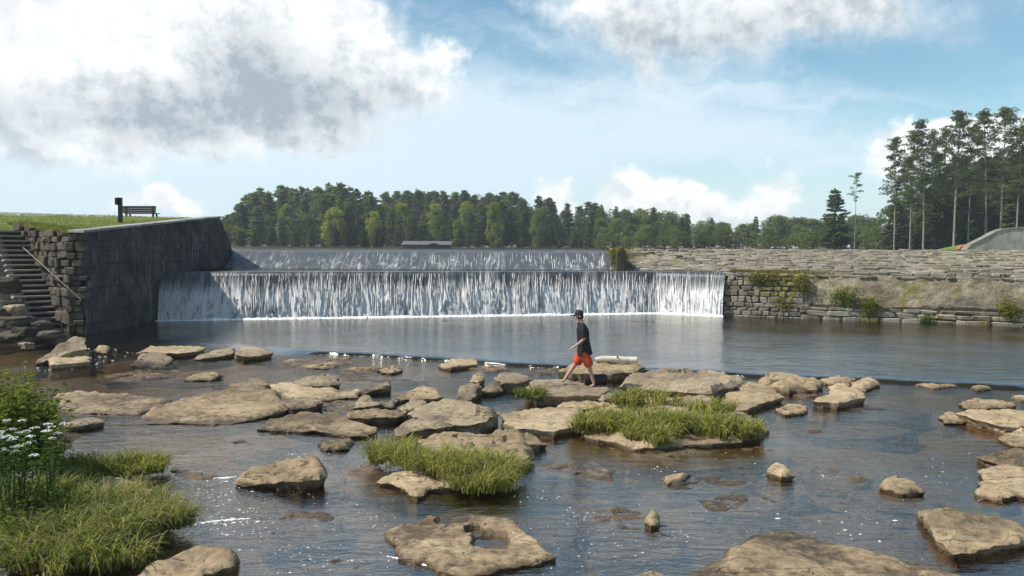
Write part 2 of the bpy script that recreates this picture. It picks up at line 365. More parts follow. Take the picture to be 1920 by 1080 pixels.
# ------------------------------------------------------------------ key lines of the dam (river level z = 0)
POOL, LEDGE, CREST, TOPZ = .12, 2.25, CAMZ-.21, CAMZ-.02
L0 = at_z(283, 600, POOL); L1 = at_z(1230, 587, POOL); L2 = at_z(1356, 592, POOL); R1 = at_z(1920, 613, POOL)
R2 = L2+(R1-L2)*1.75
WX = at_z(160, 628, POOL).x                      # plane of the wing wall
WY0 = at_z(160, 628, POOL).y
L0.x = WX
BAT = .45                                        # batter of the lower wall
def inward(a, b):                                # horizontal normal pointing away from the river
    d = (b-a).normalized(); n = Vector((-d.y, d.x, 0)); return n if n.y > 0 else -n
YC = WX/ray(437, 470).x*ray(437, 470).y
UX0, UX1 = WX, at_y(1148, 473, YC).x

# ---- ground sheets
def sheet(name, pts, mat, kind='structure'):
    o = obj(name, mesh(name, pts, [tuple(range(len(pts)))], mat)); tag(o, kind=kind); return o
sheet('ground', [(-640, 46, 2.0), (640, 46, 2.0), (640, 690, 2.0), (-640, 690, 2.0)], M['soil'])
# river bed with gentle slabs
bx = np.linspace(-60, 60, 240); by = np.linspace(3, 46, 130); P = np.zeros((130, 240, 3))
for i, y in enumerate(by):
    for j, x in enumerate(bx):
        n = fbm(x*.28, y*.45, 3.1, 4); t = math.floor(n*5)/5
        P[i, j] = (x, y, min(-.05, -.26+.28*t+.05*n))
bed = obj('riverbed', grid_mesh('riverbed', P, M['bed'])); tag(bed, kind='structure')
# river surface
lip_px = [(-120, 632), (60, 634), (190, 636), (330, 640), (480, 650), (560, 655), (700, 662), (800, 668), (960, 678), (1060, 684), (1200, 690), (1360, 697), (1500, 704), (1640, 708), (1760, 714), (1920, 722), (2100, 730), (2300, 738)]
lip = [at_z(x, y, POOL) for x, y in lip_px]
lip = [Vector((-60, 30, POOL))]+lip+[Vector((60, 10.5, POOL))]
lip_f = []
for a, b in zip(lip[:-1], lip[1:]):
    for t in np.linspace(0, 1, 14, endpoint=False):
        p = a.lerp(b, t); lip_f.append(Vector((p.x, p.y+.22*fbm(p.x*.8, 2.2)+.06*fbm(p.x*4, 7.), POOL)))
n = len(lip_f)
base_line = [Vector((-60, L0.y+.5, POOL)), L0+Vector((0, .5, 0)), L1+Vector((0, .6, 0)), L2+Vector((.4, .6, 0)), R2+Vector((.5, .6, 0)), Vector((60, R2.y, POOL))]
def base_y(x):
    for a, b in zip(base_line[:-1], base_line[1:]):
        if a.x <= x <= b.x: return a.y+(b.y-a.y)*(x-a.x)/(b.x-a.x)
    return base_line[-1].y
rows = []
rows.append([Vector((p.x, max(base_y(p.x), p.y+.5), POOL)) for p in lip_f])
rows.append([p.lerp(q, .5) for p, q in zip(rows[0], lip_f)])
rows.append([p+Vector((0, .6, 0)) for p in lip_f]); rows.append([p+Vector((0, .2, -.004)) for p in lip_f])
def run_(p): return 1+.6*fbm(p.x*1.5, 3.)+24*max(0, min(1, (-6.5-p.x)/3.))
rows.append([p+Vector((0, .06, -.016)) for p in lip_f]); rows.append([p+Vector((0, -.01*run_(p), -.045)) for p in lip_f])
rows.append([p+Vector((0, -.05*run_(p)+.03*fbm(p.x*4, 1.), -.10)) for p in lip_f]); rows.append([p+Vector((0, -.09*run_(p)+.05*fbm(p.x*4, 5.), -.16)) for p in lip_f])
o = obj('pool_water', grid_mesh('pool_water', np.array([[tuple(p) for p in r] for r in rows]), M['pool'])); tag(o, kind='structure')
xs = [p.x for p in lip_f]
Pr = []
for k_ in range(9):
    t = (k_/8)**.6
    Pr.append([(p.x*(1 if t > .5 else 1), (p.y+.12)*(1-t)+2.5*t, 0.) for p in lip_f])
xl, xr = -61., 61.
Pr = [[(xl, r[0][1], 0.)]+r+[(xr, r[-1][1], 0.)] for r in Pr]
o = obj('river_water', grid_mesh('river_water', np.array(Pr), M['river'])); tag(o, kind='structure')

# the lake behind the dam
sheet('lake_water', [(UX0-.2, YC+.4, CREST+.01), (UX1+.3, YC+.4, CREST+.01), (160, 175, CREST+.01), (-160, 185, CREST+.01), (-40, 62, CREST+.01)], M['pool'])
# far shore land
fx = np.linspace(-420, 420, 61); fy = np.concatenate([np.linspace(172, 260, 12), np.linspace(290, 680, 10)])
P = np.array([[(x, y+6*fbm(x*.02, 3.)*(1 if y < 175 else 0), CREST-.2+min(1, (y-172)/14)*.30+max(0, y-200)*.004+.05*fbm(x*.05, y*.05)) for x in fx] for y in fy])
o = obj('far_shore', grid_mesh('far_shore', P, M['soil'])); tag(o, kind='structure')
# right bank behind the apron
fx = np.linspace(9, 170, 70); fy = np.concatenate([np.linspace(51.5, 80, 24), np.linspace(85, 170, 12)])
def bank_z(x, y):
    g = max(0, min(1, (x/y-.505)/.05))
    k_ = max(0, min(1, (y-53)/18))
    s = k_*k_*(3-2*k_)
    return TOPZ-.30+.25*g+g*s*.62+.04*fbm(x*.2, y*.2)
P = np.array([[(x, y, bank_z(x, y)-(.9 if y > 90 and x < 26+(y-90)*.4 else 0)) for x in fx] for y in fy])
o = obj('right_bank', grid_mesh('right_bank', P, M['lawn'])); tag(o, kind='structure')
# the grassed embankment on the left
CORN = Vector((WX, WY0, 0)); SD = Vector((-.70, .714, 0)).normalized()
WTOP0 = CAMZ+(463.5-1.3-436)/FPX*WY0
WYE = at_y(412, 408, 46).y
for it in range(20):
    WYE = WX/ray(412, 408).x*ray(412, 408).y
WTOP1 = at_y(412, 408, WYE).z
SLOPE = (WTOP1-WTOP0)/(WYE-WY0)
def ridge_y(x): return min(WYE-.6+(WX-x)*.45, 60)
def hill_z(x, y):
    yr = ridge_y(x)
    z = WTOP0+SLOPE*(min(y, yr)-WY0)-.07*max(0, y-yr)
    return z-.02+.035*fbm(x*.6, y*.6)
hx = np.linspace(WX-.05, WX-75, 130); P = []
for i, t in enumerate(np.linspace(0, 1, 110)):
    row = []
    for x in hx:
        # near edge follows the corner and the diagonal stair wall
        y0 = WY0+.30+max(0, min(6.4, (WX-x)*.714/.70))*1.0
        y = y0+(90-y0)*t**1.6
        row.append((x-max(0, y-WYE)*1.3, y, hill_z(x, y)-max(0, y-WYE-1)*.02))
    P.append(row)
P = np.array(P); sk = P[:1].copy(); sk[:, :, 2] -= .7; sk[:, :, 1] += .05
o = obj('grass_embankment', grid_mesh('grass_embankment', np.concatenate([sk, P]), M['lawn'])); tag(o, kind='structure')

# ------------------------------------------------------------------ masonry pieces
def block_variant(seed, jit=.10, bev=.14, name='stone'):
    """unit block (-.5...5) with chamfered, uneven edges"""
    r = random.Random(seed); b = bmesh.new(); bmesh.ops.create_cube(b, size=1.)
    for v in b.verts: v.co += Vector((r.uniform(-jit, jit), r.uniform(-jit, jit)*.6, r.uniform(-jit, jit)*1.2))
    bmesh.ops.bevel(b, geom=b.edges[:], offset=bev, segments=1, affect='EDGES', profile=.6)
    for v in b.verts: v.co += Vector((r.uniform(-.02, .02), r.uniform(-.03, .03), r.uniform(-.02, .02)))
    me = bpy.data.meshes.new(name); b.to_mesh(me); b.free(); return me
def variants(n, mats, **kw):
    out_ = []
    for mm in mats:
        l = []
        for i in range(n):
            me = block_variant(rng.randint(0, 10**6), **kw); me.materials.append(mm); l.append(me)
        out_.append(l)
    return out_
def place(name, me, parent, c, ex, ey, ez, size):
    o = bpy.data.objects.new(name, me); COL.objects.link(o); o.parent = parent
    o.matrix_world = Matrix.Translation(c) @ Matrix((ex, ey, ez)).transposed().to_4x4() @ Matrix.Diagonal((*size, 1))
    return o
def courses(parent, A, B, z0, z1fun, h, wr, var, pick, depth=.3, batter=0., gap=.02, name='stone', skip=None, hvar=.4):
    """lay courses of single stones on the vertical face from A to B (front to -normal side)"""
    d = (B-A); Ltot = d.length; ex = d.normalized(); nin = inward(A, B); z = z0; cnt = 0
    while True:
        hh = h*rng.uniform(1-hvar, 1+hvar); s = -rng.uniform(0, .3)
        if z+hh*.5 > max(z1fun(0), z1fun(Ltot)): break
        while s < Ltot:
            wd = rng.uniform(*wr); c = s+wd/2
            if 0 <= c <= Ltot and z+hh*.55 < z1fun(c) and not (skip and skip(c, z)):
                hh2 = min(hh, z1fun(c)-z+.02)
                p = A+ex*c+nin*(depth/2+batter*(z-z0)+rng.uniform(-.05, .04)); p.z = z+hh2/2
                tilt = rng.uniform(-.03, .03)
                exx = (ex+Vector((0, 0, tilt))).normalized(); ezz = Vector((0, 0, 1))-exx*exx.z; ezz.normalize()
                place(name, pick(c, z), parent, p, exx, ezz.cross(exx), ezz, (wd-gap, depth, hh2-gap)); cnt += 1
            s += wd
        z += hh
    return cnt

# ---- the dam: lower wall, shelf, upper wall, crest
def offset_line(pts, d):
    return [p+n_*d for p, n_ in zip(pts, d if False else [inward(L0, L1), (inward(L0, L1)+inward(L1, L2)).normalized(), inward(L1, L2)])]
low = [L0, L1, L2]
nl = [inward(L0, L1), (inward(L0, L1)+inward(L1, L2)).normalized(), inward(L1, L2)]
topl = [Vector((p.x+q.x*BAT, p.y+q.y*BAT, LEDGE)) for p, q in zip(low, nl)]
dam = empty('dam', (0, 42, 0)); tag(dam, 'long stepped stone overflow dam under the falling water', 'dam')
def at_parent(o, par): o.parent = par; o.matrix_parent_inverse = par.matrix_world.inverted() if False else Matrix.Translation(-par.location); return o
def wall_grid(name, lo, hi, mat, nu=60, nv=10, amp=.06, freq=1.3, off=0.):
    """lo, hi: polylines with the same number of points"""
    P = []
    def samp(l, t):
        L = [0.]
        for a, b in zip(lo[:-1], lo[1:]): L.append(L[-1]+(b-a).length)
        s = t*L[-1]
        for i in range(len(L)-1):
            if s <= L[i+1]+1e-6: return l[i].lerp(l[i+1], (s-L[i])/(L[i+1]-L[i])), s
        return l[-1], s
    UV = []
    for j in range(nv+1):
        row = []; ru = []
        for i in range(nu+1):
            t = i/nu; a, s = samp(lo, t); b, _ = samp(hi, t); p = a.lerp(b, j/nv)
            q = amp*fbm(p.x*freq+off, p.y*freq, p.z*freq*1.5)
            row.append((p.x, p.y+q, p.z)); ru.append((s, 1-j/nv))
        P.append(row); UV.append(ru)
    return grid_mesh(name, np.array(P), mat, uv=np.array(UV))
lowb = [Vector((p.x, p.y, -.5)) for p in low]
o = obj('lower_wall', wall_grid('lower_wall', [p+q*.15 for p, q in zip(lowb, nl)], [p+q*.15 for p, q in zip(topl, nl)], M['core'], 160, 10)); at_parent(o, dam)
BK = YC-1.6
shelf = [tuple(topl[0]), tuple(topl[1]), tuple(topl[2]), (L2.x+2.5, L2.y+1.3, LEDGE), (UX1+2, BK+.4, LEDGE), (UX0, BK+.4, LEDGE)]
o = obj('shelf', mesh('shelf', [(x, y, z-.02) for x, y, z in shelf], [tuple(range(6))], M['core'])); at_parent(o, dam)
o = obj('upper_wall', wall_grid('upper_wall', [Vector((UX0, BK, LEDGE-.1)), Vector((UX1, BK, LEDGE-.1))], [Vector((UX0, YC+.12, CREST-.05)), Vector((UX1, YC+.12, CREST-.05))], M['core'], 90, 6, .02)); at_parent(o, dam)
b = MB(); b.box(((UX0+UX1)/2, YC+.5, CREST-.16), ((UX1-UX0)/2, .35, .12)); at_parent(b.build('crest', M['concrete']), dam)
b = MB(); b.box((UX1+.22, (BK+YC)/2, (LEDGE+TOPZ)/2-.1), (.25, 1.5, (TOPZ-LEDGE)/2)); at_parent(b.build('end_pier', M['stone_brown']), dam)

# ---- falling water
def fall_sheet(name, prof, line, norms, mat, nu, amp, freq):
    """prof: list of (outward, z); line: polyline of the lip; norms: inward normals"""
    L = [0.]
    for a, b_ in zip(line[:-1], line[1:]): L.append(L[-1]+(Vector((b_.x, b_.y, 0))-Vector((a.x, a.y, 0))).length)
    P = []; UV = []; nv = len(prof)
    for j, (od, z) in enumerate(prof):
        row = []; ru = []
        for i in range(nu+1):
            s = L[-1]*i/nu; k_ = max(q for q in range(len(L)-1) if L[q] <= s+1e-6); t = (s-L[k_])/(L[k_+1]-L[k_])
            p = line[k_].lerp(line[k_+1], t); nn = norms[k_].lerp(norms[k_+1], t).normalized()
            v = j/(nv-1)
            a = amp*min(1, v*2.2)*(fbm(s*freq, z*.45+11, v, 4))+amp*.5*min(1, v*2.)*fbm(s*freq*3.1, z*.9, 5., 3)
            q = p-nn*(od+a)
            row.append((q.x, q.y, z)); ru.append((s, v))
        P.append(row); UV.append(ru)
    o = obj(name, grid_mesh(name, np.array(P), mat, uv=np.array(UV))); tag(o, kind='structure'); return o
H = LEDGE-POOL
prof = [(-1.2, LEDGE+.035), (-.25, LEDGE+.035), (-.05, LEDGE+.028), (.03, LEDGE-.02)]+[(.06+.72*t**.8, LEDGE-.02-(H+.05)*t) for t in np.linspace(.06, 1, 22)]
fall_sheet('lower_waterfall', prof, topl, nl, M['fall'], 620, .035, 1.1)
nu_ = [Vector((0, 1, 0))]*2
prof = [(-.6, CREST+.02), (-.15, CREST+.02), (0, CREST)]+[(.10+1.62*t, CREST-.01-(CREST-LEDGE-.03)*t) for t in np.linspace(.05, 1, 12)]
fall_sheet('upper_waterfall', prof, [Vector((UX0+.05, YC+.1, 0)), Vector((UX1-.02, YC+.1, 0))], nu_, M['fall_thin'], 320, .018, 1.2)
# water sliding over the shelf
o = obj('shelf_water', mesh('shelf_water', [(topl[0].x+.02, topl[0].y+1.0, LEDGE+.034), (topl[1].x, topl[1].y+1.0, LEDGE+.034), (topl[2].x+.6, topl[2].y+1.0, LEDGE+.03), (L2.x+2.3, L2.y+1.6, LEDGE+.02), (UX1+1.5, BK+.3, LEDGE+.034), (UX0+.02, BK+.3, LEDGE+.034)], [tuple(range(6))], M['pool'])); tag(o, kind='structure')
# separate white strands standing proud of the sheet
def strands(name, line, norms, ztop, zbot, outward, count, wr, seed, sway=.03):
    r = random.Random(seed); v = []; f = []
    L = [0.]
    for a, b_ in zip(line[:-1], line[1:]): L.append(L[-1]+(Vector((b_.x, b_.y, 0))-Vector((a.x, a.y, 0))).length)
    for _ in range(count):
        s = r.uniform(.1, L[-1]-.05); k_ = max(q for q in range(len(L)-1) if L[q] <= s+1e-6); t = (s-L[k_])/(L[k_+1]-L[k_])
        if fbm(s*.8, 3.3) < r.uniform(-.7, .25): continue
        p = line[k_].lerp(line[k_+1], t); nn = norms[k_].lerp(norms[k_+1], t).normalized(); tan = Vector((nn.y, -nn.x, 0))
        t0 = r.uniform(.0, .75)**1.3; t1 = min(1, t0+r.uniform(.12, .6)); wd = r.uniform(*wr); ns = 5; b0 = len(v); ph = r.uniform(0, 50)
        for i in range(ns+1):
            tt = t0+(t1-t0)*i/ns; od = outward(tt)+.035+.03*r.random(); z = ztop+(zbot-ztop)*tt
            q = p-nn*od+tan*(sway*math.sin(ph+tt*5)); q.z = z
            ww = wd*math.sin(math.pi*min(1, max(.08, (i+.35)/(ns+.7))))**.7
            v += [tuple(q-tan*ww), tuple(q+tan*ww-nn*.02)]
        for i in range(ns): f.append((b0+2*i, b0+2*i+1, b0+2*i+3, b0+2*i+2))
    o = obj(name, mesh(name, v, f, M['strand'], True)); tag(o, kind='stuff'); return o
o = strands('waterfall_strands', topl, nl, LEDGE, POOL, lambda t: .06+.72*max(t, .01)**.8, 900, (.003, .009), 5)
tag(o, 'white strands of water breaking off the lower fall', 'water')
o = strands('waterfall_strands', [Vector((UX0+2.6, YC+.1, 0)), Vector((UX1-.3, YC+.1, 0))], nu_, CREST-.02, LEDGE+.04, lambda t: .10+1.62*t-.035, 260, (.003, .008), 9, .008)
tag(o, 'thin white strands of water on the upper fall', 'water')
# foam roll at the foot of the lower fall
def foam_roll():
    v = []; f = []; N = 1500; Lp = []
    foot = [p-q*.36 for p, q in zip(low, nl)]
    tot = [(foot[1]-foot[0]).length, (foot[2]-foot[1]).length]; T = sum(tot)
    for i in range(N+1):
        s = T*i/N
        p = foot[0].lerp(foot[1], s/tot[0]) if s <= tot[0] else foot[1].lerp(foot[2], (s-tot[0])/tot[1])
        g = 1+.6*fbm(s*.7, 2., 0., 5)+.35*fbm(s*3.3, 8., 0, 5); hgt = max(.02, .085*g)*(.4 if s < 2.4 else 1)
        wd = .20*g+.18
        for k_, (a, zz) in enumerate(((0, .0), (-.3, .75), (-.55, 1.), (-.8, .7), (-1., .0))):
            v.append((p.x+.02*fbm(s*3, k_), p.y+a*wd+.1+.04*fbm(s*4, k_*3.), POOL-.01+hgt*zz+.03*fbm(s*11, k_*2., 1., 4)*(zz > 0)))
    for i in range(N):
        for k_ in range(4): f.append((i*5+k_, i*5+k_+1, (i+1)*5+k_+1, (i+1)*5+k_))
    o = obj('foam_line', mesh('foam_line', v, f, M['foam'], True)); tag(o, 'white foam line along the foot of the lower fall', 'foam', kind='stuff')
foam_roll()

# ---- right retaining wall with single stones
rw = empty('retaining_wall', tuple(L2)); tag(rw, 'mossy stone retaining wall joining the end of the falls', 'wall')
exr = (R2-L2).normalized(); nir = inward(L2, R2); LR = (R2-L2).length; RTOP = LEDGE+.02
hi = [Vector((p.x+nir.x*.55, p.y+nir.y*.55, RTOP)) for p in (L2, R2)]
lo_ = [Vector((p.x+nir.x*.12, p.y+nir.y*.12, -.5)) for p in (L2, R2)]
def parge_mesh():
    nu, nv = 260, 40; P = []; UV = []
    for j in range(nv+1):
        row = []; ru = []
        for i in range(nu+1):
            s = LR*i/nu; t = j/nv; p = L2+exr*s; z = -.3+(RTOP+.3)*t
            prou = .16 if s < 3.6 else (.16 if z < .78+.15*fbm(s*.7, 2.) else .03+.05*fbm(s*.5, z*1.2))
            d = .12+.16*max(0, z)+prou-.055*fbm(s*1.4, z*2.5, 2., 5)
            q = p+nir*d; row.append((q.x, q.y, z)); ru.append((s, t))
        P.append(row); UV.append(ru)
    return grid_mesh('wall_face', np.array(P), M['parge'], uv=np.array(UV))
at_parent(obj('wall_face', parge_mesh()), rw)
VS = variants(7, [M['stone'], M['stone_moss'], M['parge']], jit=.15)
def pick_r(c, z):
    m_ = fbm(c*.55+3, z*.8, 4.)+.18*(z-1.2)+(.5 if 1.2 < c < 3.6 and z > .9 else -.25)+rng.uniform(-.2, .2)
    if c > 5: return rng.choice(VS[2]) if rng.random() < .7 else rng.choice(VS[0])
    return rng.choice(VS[1] if m_ > .28 else VS[0])
rw_loc = rw.location.copy()
def courses_in(par, *a, **k_):
    before = set(bpy.data.objects); n_ = courses(par, *a, **k_)
    T = Matrix.Translation(-par.location)
    for o in set(bpy.data.objects)-before: o.matrix_parent_inverse = T
    return n_
A = L2+nir*.10; B = L2+exr*3.9+nir*.10
courses_in(rw, A, B, .0, lambda s: RTOP+.05, .23, (.22, .62), VS, pick_r, depth=.36, batter=.16)
A2 = B.copy(); B2 = L2+exr*(LR-.5)+nir*.10
courses_in(rw, A2, B2, .0, lambda s: .70+.3*fbm(s*.5, 4.), .27, (.4, 1.2), VS, pick_r, depth=.36, batter=.16)
VC = variants(5, [M['slab'], M['stone']], jit=.14)
A3 = L2+exr*3.4+nir*.47; B3 = L2+exr*(LR-.5)+nir*.47
courses_in(rw, A3, B3, RTOP-.16, lambda s: RTOP+.08, .17, (.25, .7), VC, lambda c, z: rng.choice(rng.choice(VC)), depth=.45)

# ---- sloping apron of flat slabs above the wall
apron = empty('stone_apron', (20, 45, LEDGE)); tag(apron, 'sloping apron of flat grey slabs above the mossy wall', 'apron')
a0 = Vector((at_z(1178, 506, LEDGE).x, BK-.4, LEDGE+.02)); a1 = Vector((L2.x+.8, L2.y+.95, LEDGE+.02)); a2 = R2+nir*.62; a2.z = LEDGE+.02
t0_ = Vector((UX1+.35, 51.6, TOPZ)); t2 = Vector((60, 51.6, TOPZ+.02))
def apron_pt(u, v):
    b_ = a0.lerp(a1, u/.22) if u < .22 else a1.lerp(a2, (u-.22)/.78)
    tt = Vector((t0_.x+(t2.x-t0_.x)*(.02*u/.22 if u < .22 else .02+(u-.22)/.78*.98*.72), t0_.y, t0_.z))
    return b_.lerp(tt, v)
P = np.array([[tuple(apron_pt(u, v)+Vector((0, 0, -.07+.03*fbm(u*60, v*20)))) for u in np.linspace(0, 1, 120)] for v in np.linspace(0, 1, 26)])
at_parent(obj('bedding', grid_mesh('bedding', P, M['slab'])), apron)
VA = variants(8, [M['slab'], M['slab'], M['stone']], jit=.12, bev=.12)
pieces = []
nrow = 22
for j in range(nrow):
    v = (j+.5)/nrow; u = rng.uniform(0, .01)
    while u < 1:
        p = apron_pt(u, v); q = apron_pt(min(1, u+.02), v); per = (q-p).length/.02
        wd = rng.uniform(.3, 1.0); du = wd/per
        pm = apron_pt(min(1, u+du/2), min(.995, max(.005, v+rng.uniform(-.012, .012))))
        ax_ = (apron_pt(min(1, u+du), v)-p).normalized(); upv = (apron_pt(min(1, u+du/2), min(1, v+.1))-apron_pt(min(1, u+du/2), max(0, v-.1)))
        dep = upv.length/.2/nrow if v > .1 and v < .9 else upv.length/.15/nrow
        upv = (upv-ax_*upv.dot(ax_)).normalized(); nn = ax_.cross(upv).normalized()
        # each slab lies a little flatter than the slope so that its front edge stands proud
        lean = rng.uniform(.02, .10); upl = (upv-nn*lean).normalized(); nn = ax_.cross(upl)
        d_ = pm-Vector((0, 0, CAMZ)); onscreen = abs(d_.x/d_.y) < .645
        pieces.append((d_.length if onscreen else d_.length+100, pm+Vector((0, 0, rng.uniform(-.02, .04))), ax_, upl, nn, (wd*.97, dep*1.08, rng.uniform(.12, .2))))
        u += du
pieces.sort(key=lambda t: t[0])
T = Matrix.Translation(-apron.location)
for (dd, c, ax_, uv_, nn, sz) in pieces[:300]:
    o = place('slab', rng.choice(rng.choice(VA)), apron, c, ax_, uv_, nn, sz); o.matrix_parent_inverse = T
mb = MB()
for (dd, c, ax_, uv_, nn, sz) in pieces[300:]:
    if dd > 100+65: continue
    me = rng.choice(VA[0]); MM = Matrix.Translation(c) @ Matrix((ax_, uv_, nn)).transposed().to_4x4() @ Matrix.Diagonal((*sz, 1))
    mb.add([MM @ v.co for v in me.vertices], [tuple(p.vertices) for p in me.polygons])
o = mb.build('far_slabs', M['slab'], apron); o.matrix_parent_inverse = T; o['kind'] = 'stuff'
b = MB(); b.box(((t0_.x+60)/2, 51.75, TOPZ-.02), ((60-t0_.x)/2, .18, .10)); o = b.build('coping', M['core'], apron); o.matrix_parent_inverse = T

# ---- left wing wall
wing = empty('wing_wall', (WX, WY0, 0)); tag(wing, 'dark stained wing wall rising beside the grass embankment', 'wall')
def wing_top(y):
    if y <= WYE: return WTOP0+SLOPE*(y-WY0)
    return WTOP1-(y-WYE)/(2.0)*(WTOP1-CREST-.05)
WEND = WYE+2.0
ys = np.concatenate([np.linspace(WY0, WYE, 300), np.linspace(WYE+.1, WEND, 30)])
P = []
def joint(y, z):
    c_ = math.floor(z/.46); zz = z/.46-c_; off = mnoise.cell(Vector((c_*3.7, 1.3, 0)))*2; u = y/1.15+off; c2_ = math.floor(u); uu = u-c2_
    g = max(0, 1-min(zz, 1-zz)*.46/.035) if True else 0; g2 = max(0, 1-min(uu, 1-uu)*1.15/.04)
    return -.03*max(g, g2)+.035*mnoise.cell(Vector((c2_*1.7+.5, c_*2.3+.5, 4.5)))
for j in range(121):
    t = j/120; row = []
    for y in ys:
        z = -.4+(wing_top(y)+.4)*t; q = .06*fbm(y*.9, z*1.3, 1., 5)+joint(y, z)
        row.append((WX+q, y, z))
    P.append(row)
back = [[(WX-.55, y, wing_top(y)-.02) for y in ys], [(WX-.55, y, -.4) for y in ys]]
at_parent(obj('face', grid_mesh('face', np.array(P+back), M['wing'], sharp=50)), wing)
# near end of the wall, laid in courses and coping along the top
v = []
ce = MB()
for a, b_ in zip(np.linspace(WY0-.05, WYE, 15)[:-1], np.linspace(WY0-.05, WYE, 15)[1:]):
    pass
VCP = variants(4, [M['concrete']], jit=.03, bev=.06)
cuts = list(np.linspace(WY0-.03, WYE+.05, 13))
for a, b_ in zip(cuts[:-1], cuts[1:]):
    c = Vector((WX-.25, (a+b_)/2, wing_top((a+b_)/2)+.035)); ex = Vector((0, b_-a, SLOPE*(b_-a))).normalized(); ey = Vector((-1, 0, 0))
    o = place('coping_stone', rng.choice(VCP[0]), wing, c, ex, ey, ex.cross(ey), ((b_-a)*.995, .66, .10)); o.matrix_parent_inverse = Matrix.Translation(-wing.location)
VW = variants(5, [M['stone_brown']], jit=.08)
courses_in(wing, Vector((WX-.62, WY0-.02, 0)), Vector((WX+.02, WY0-.02, 0)), -.1, lambda s: WTOP0-.04, .30, (.28, .42), VW, lambda c, z: rng.choice(VW[0]), depth=.3)

# ---- rubble wall behind the stairs, running diagonally from the corner
sw = empty('stair_wall', (WX-.6, WY0, 0)); tag(sw, 'rough brown rubble wall behind the stone steps', 'wall')
S0 = Vector((WX-.55, WY0+.02, 0)); S1 = S0+SD*9.
hi_ = [Vector((S0.x, S0.y, hill_z(S0.x, S0.y+.5)-.12)), Vector((S1.x, S1.y, hill_z(S1.x, S1.y+.5)-.12))]
inn = Vector((.714, .70, 0))
lo2 = [S0+inn*.18+Vector((0, 0, -.4)), S1+inn*.18+Vector((0, 0, -.4))]
at_parent(obj('core', wall_grid('core', lo2, [p+inn*.2 for p in hi_], M['core'], 40, 16, .05)), sw)
VB = variants(8, [M['stone_brown'], M['stone_brown']], jit=.17, bev=.12)
def swtop(s): return hill_z(S0.x+SD.x*s, S0.y+SD.y*s+.5)-.08+.18*fbm(s*1.2, 9.)
def stair_z(s): return .15+s*.74
before = set(bpy.data.objects)
def course_diag():
    z = -.15
    while z < 4.9:
        hh = rng.uniform(.16, .46); s = -rng.uniform(0, .2)
        while s < 8.6:
            wd = rng.uniform(.25, 1.1); c = s+wd/2
            if z+hh*.6 < swtop(c) and z+hh > stair_z(c)-1.2 and c > 0:
                p = S0+SD*c+inn*(.10+rng.uniform(-.10, .12)); p.z = z+hh/2
                me = rng.choice(rng.choice(VB))
                ex = -SD; place('stone', me, sw, p, ex, Vector((0, 0, 1)).cross(ex), Vector((0, 0, 1)), (wd-.02, .34, hh-.02))
            s += wd
        z += hh
course_diag()
T = Matrix.Translation(-sw.location)
for o in set(bpy.data.objects)-before: o.matrix_parent_inverse = T

# ---- steps
steps = empty('stone_steps', (WX-2, WY0, 0)); tag(steps, 'flight of stone steps climbing beside the wing wall', 'steps')
T = Matrix.Translation(-steps.location)
A = at_z(155, 614, .30); wdir = Vector((-.714, -.70, 0))
VT = variants(4, [M['tread']], jit=.025, bev=.03)
run, rise = .285, .2
for i in range(20):
    right = A+SD*(run*i)-inn*.0; z = .30+rise*i
    wl = 1.85+rng.uniform(-.08, .08)
    c = right+wdir*(wl/2)+SD*.22; c.z = z-.035
    o = place('tread', rng.choice(VT[0]), steps, c, -wdir, SD, Vector((0, 0, 1)), (wl, .46, .07)); o.matrix_parent_inverse = T
mb = MB()
for i in range(20):
    right = A+SD*(run*i); c = right+wdir*.75+SD*.42; z = .30+rise*i
    mb.box((c.x, c.y, (z-.075-.5)/2), (.74, .28, (z-.075+.5)/2), (wdir, SD, Vector((0, 0, 1))))
o = mb.build('risers', M['core'], steps); o.matrix_parent_inverse = T  # shade on the risers is put into their dark colour
# handrail
hr = empty('handrail', (WX-3, WY0+1, 1)); tag(hr, 'thin pale handrail sloping down the rubble wall above the steps', 'handrail')
T = Matrix.Translation(-hr.location)
def on_wall(px, py, off=.28):                    # point of a pixel on the plane of the rubble wall
    n_ = inn; p0 = S0-inn*off; d = ray(px, py); c0 = Vector((0, 0, CAMZ)); t = (p0-c0).dot(n_)/d.dot(n_); return c0+d*t
ha, hb = on_wall(22, 445), on_wall(152, 562)
b = MB(); b.tube([ha, hb], .022, 8); o = b.build('rail', M['rail'], hr, True); o.matrix_parent_inverse = T
for t in (.12, .5, .92):
    p = ha.lerp(hb, t); b = MB(); b.tube([p-Vector((0, 0, .02)), p+inn*.16-Vector((0, 0, .1)), p+inn*.34-Vector((0, 0, .1))], .014, 6); o = b.build('bracket', M['rail'], hr, True); o.matrix_parent_inverse = T

# ---- right end: concrete wing wall
rwg = empty('concrete_wall', (33, 56, 3)); tag(rwg, 'grey weathered concrete wing wall below the tall pines', 'wall')
prof_px = [(1812, 470), (1822, 459), (1834, 453), (1850, 445), (1866, 436), (1880, 431), (1900, 429), (1925, 427), (1990, 424), (2060, 420)]
ptsf = [at_y(x, y, 56+(x-1812)*-.006) for x, y in prof_px]
P = []
for t in np.linspace(0, 1, 9):
    P.append([(p.x, p.y+.05*fbm(p.x*.7, t*3), 2.6+(p.z-2.6)*t) for p in [ptsf[i].lerp(ptsf[i+1], f_) for i in range(len(ptsf)-1) for f_ in np.linspace(0, 1, 6, endpoint=False)]])
topr = P[-1]; P.append([(x, y+.6, z) for x, y, z in topr]); P.append([(x, y+.6, 2.6) for x, y, z in topr])
at_parent(obj('face', grid_mesh('face', np.array(P), M['concrete'], sharp=45)), rwg)
mb = MB()
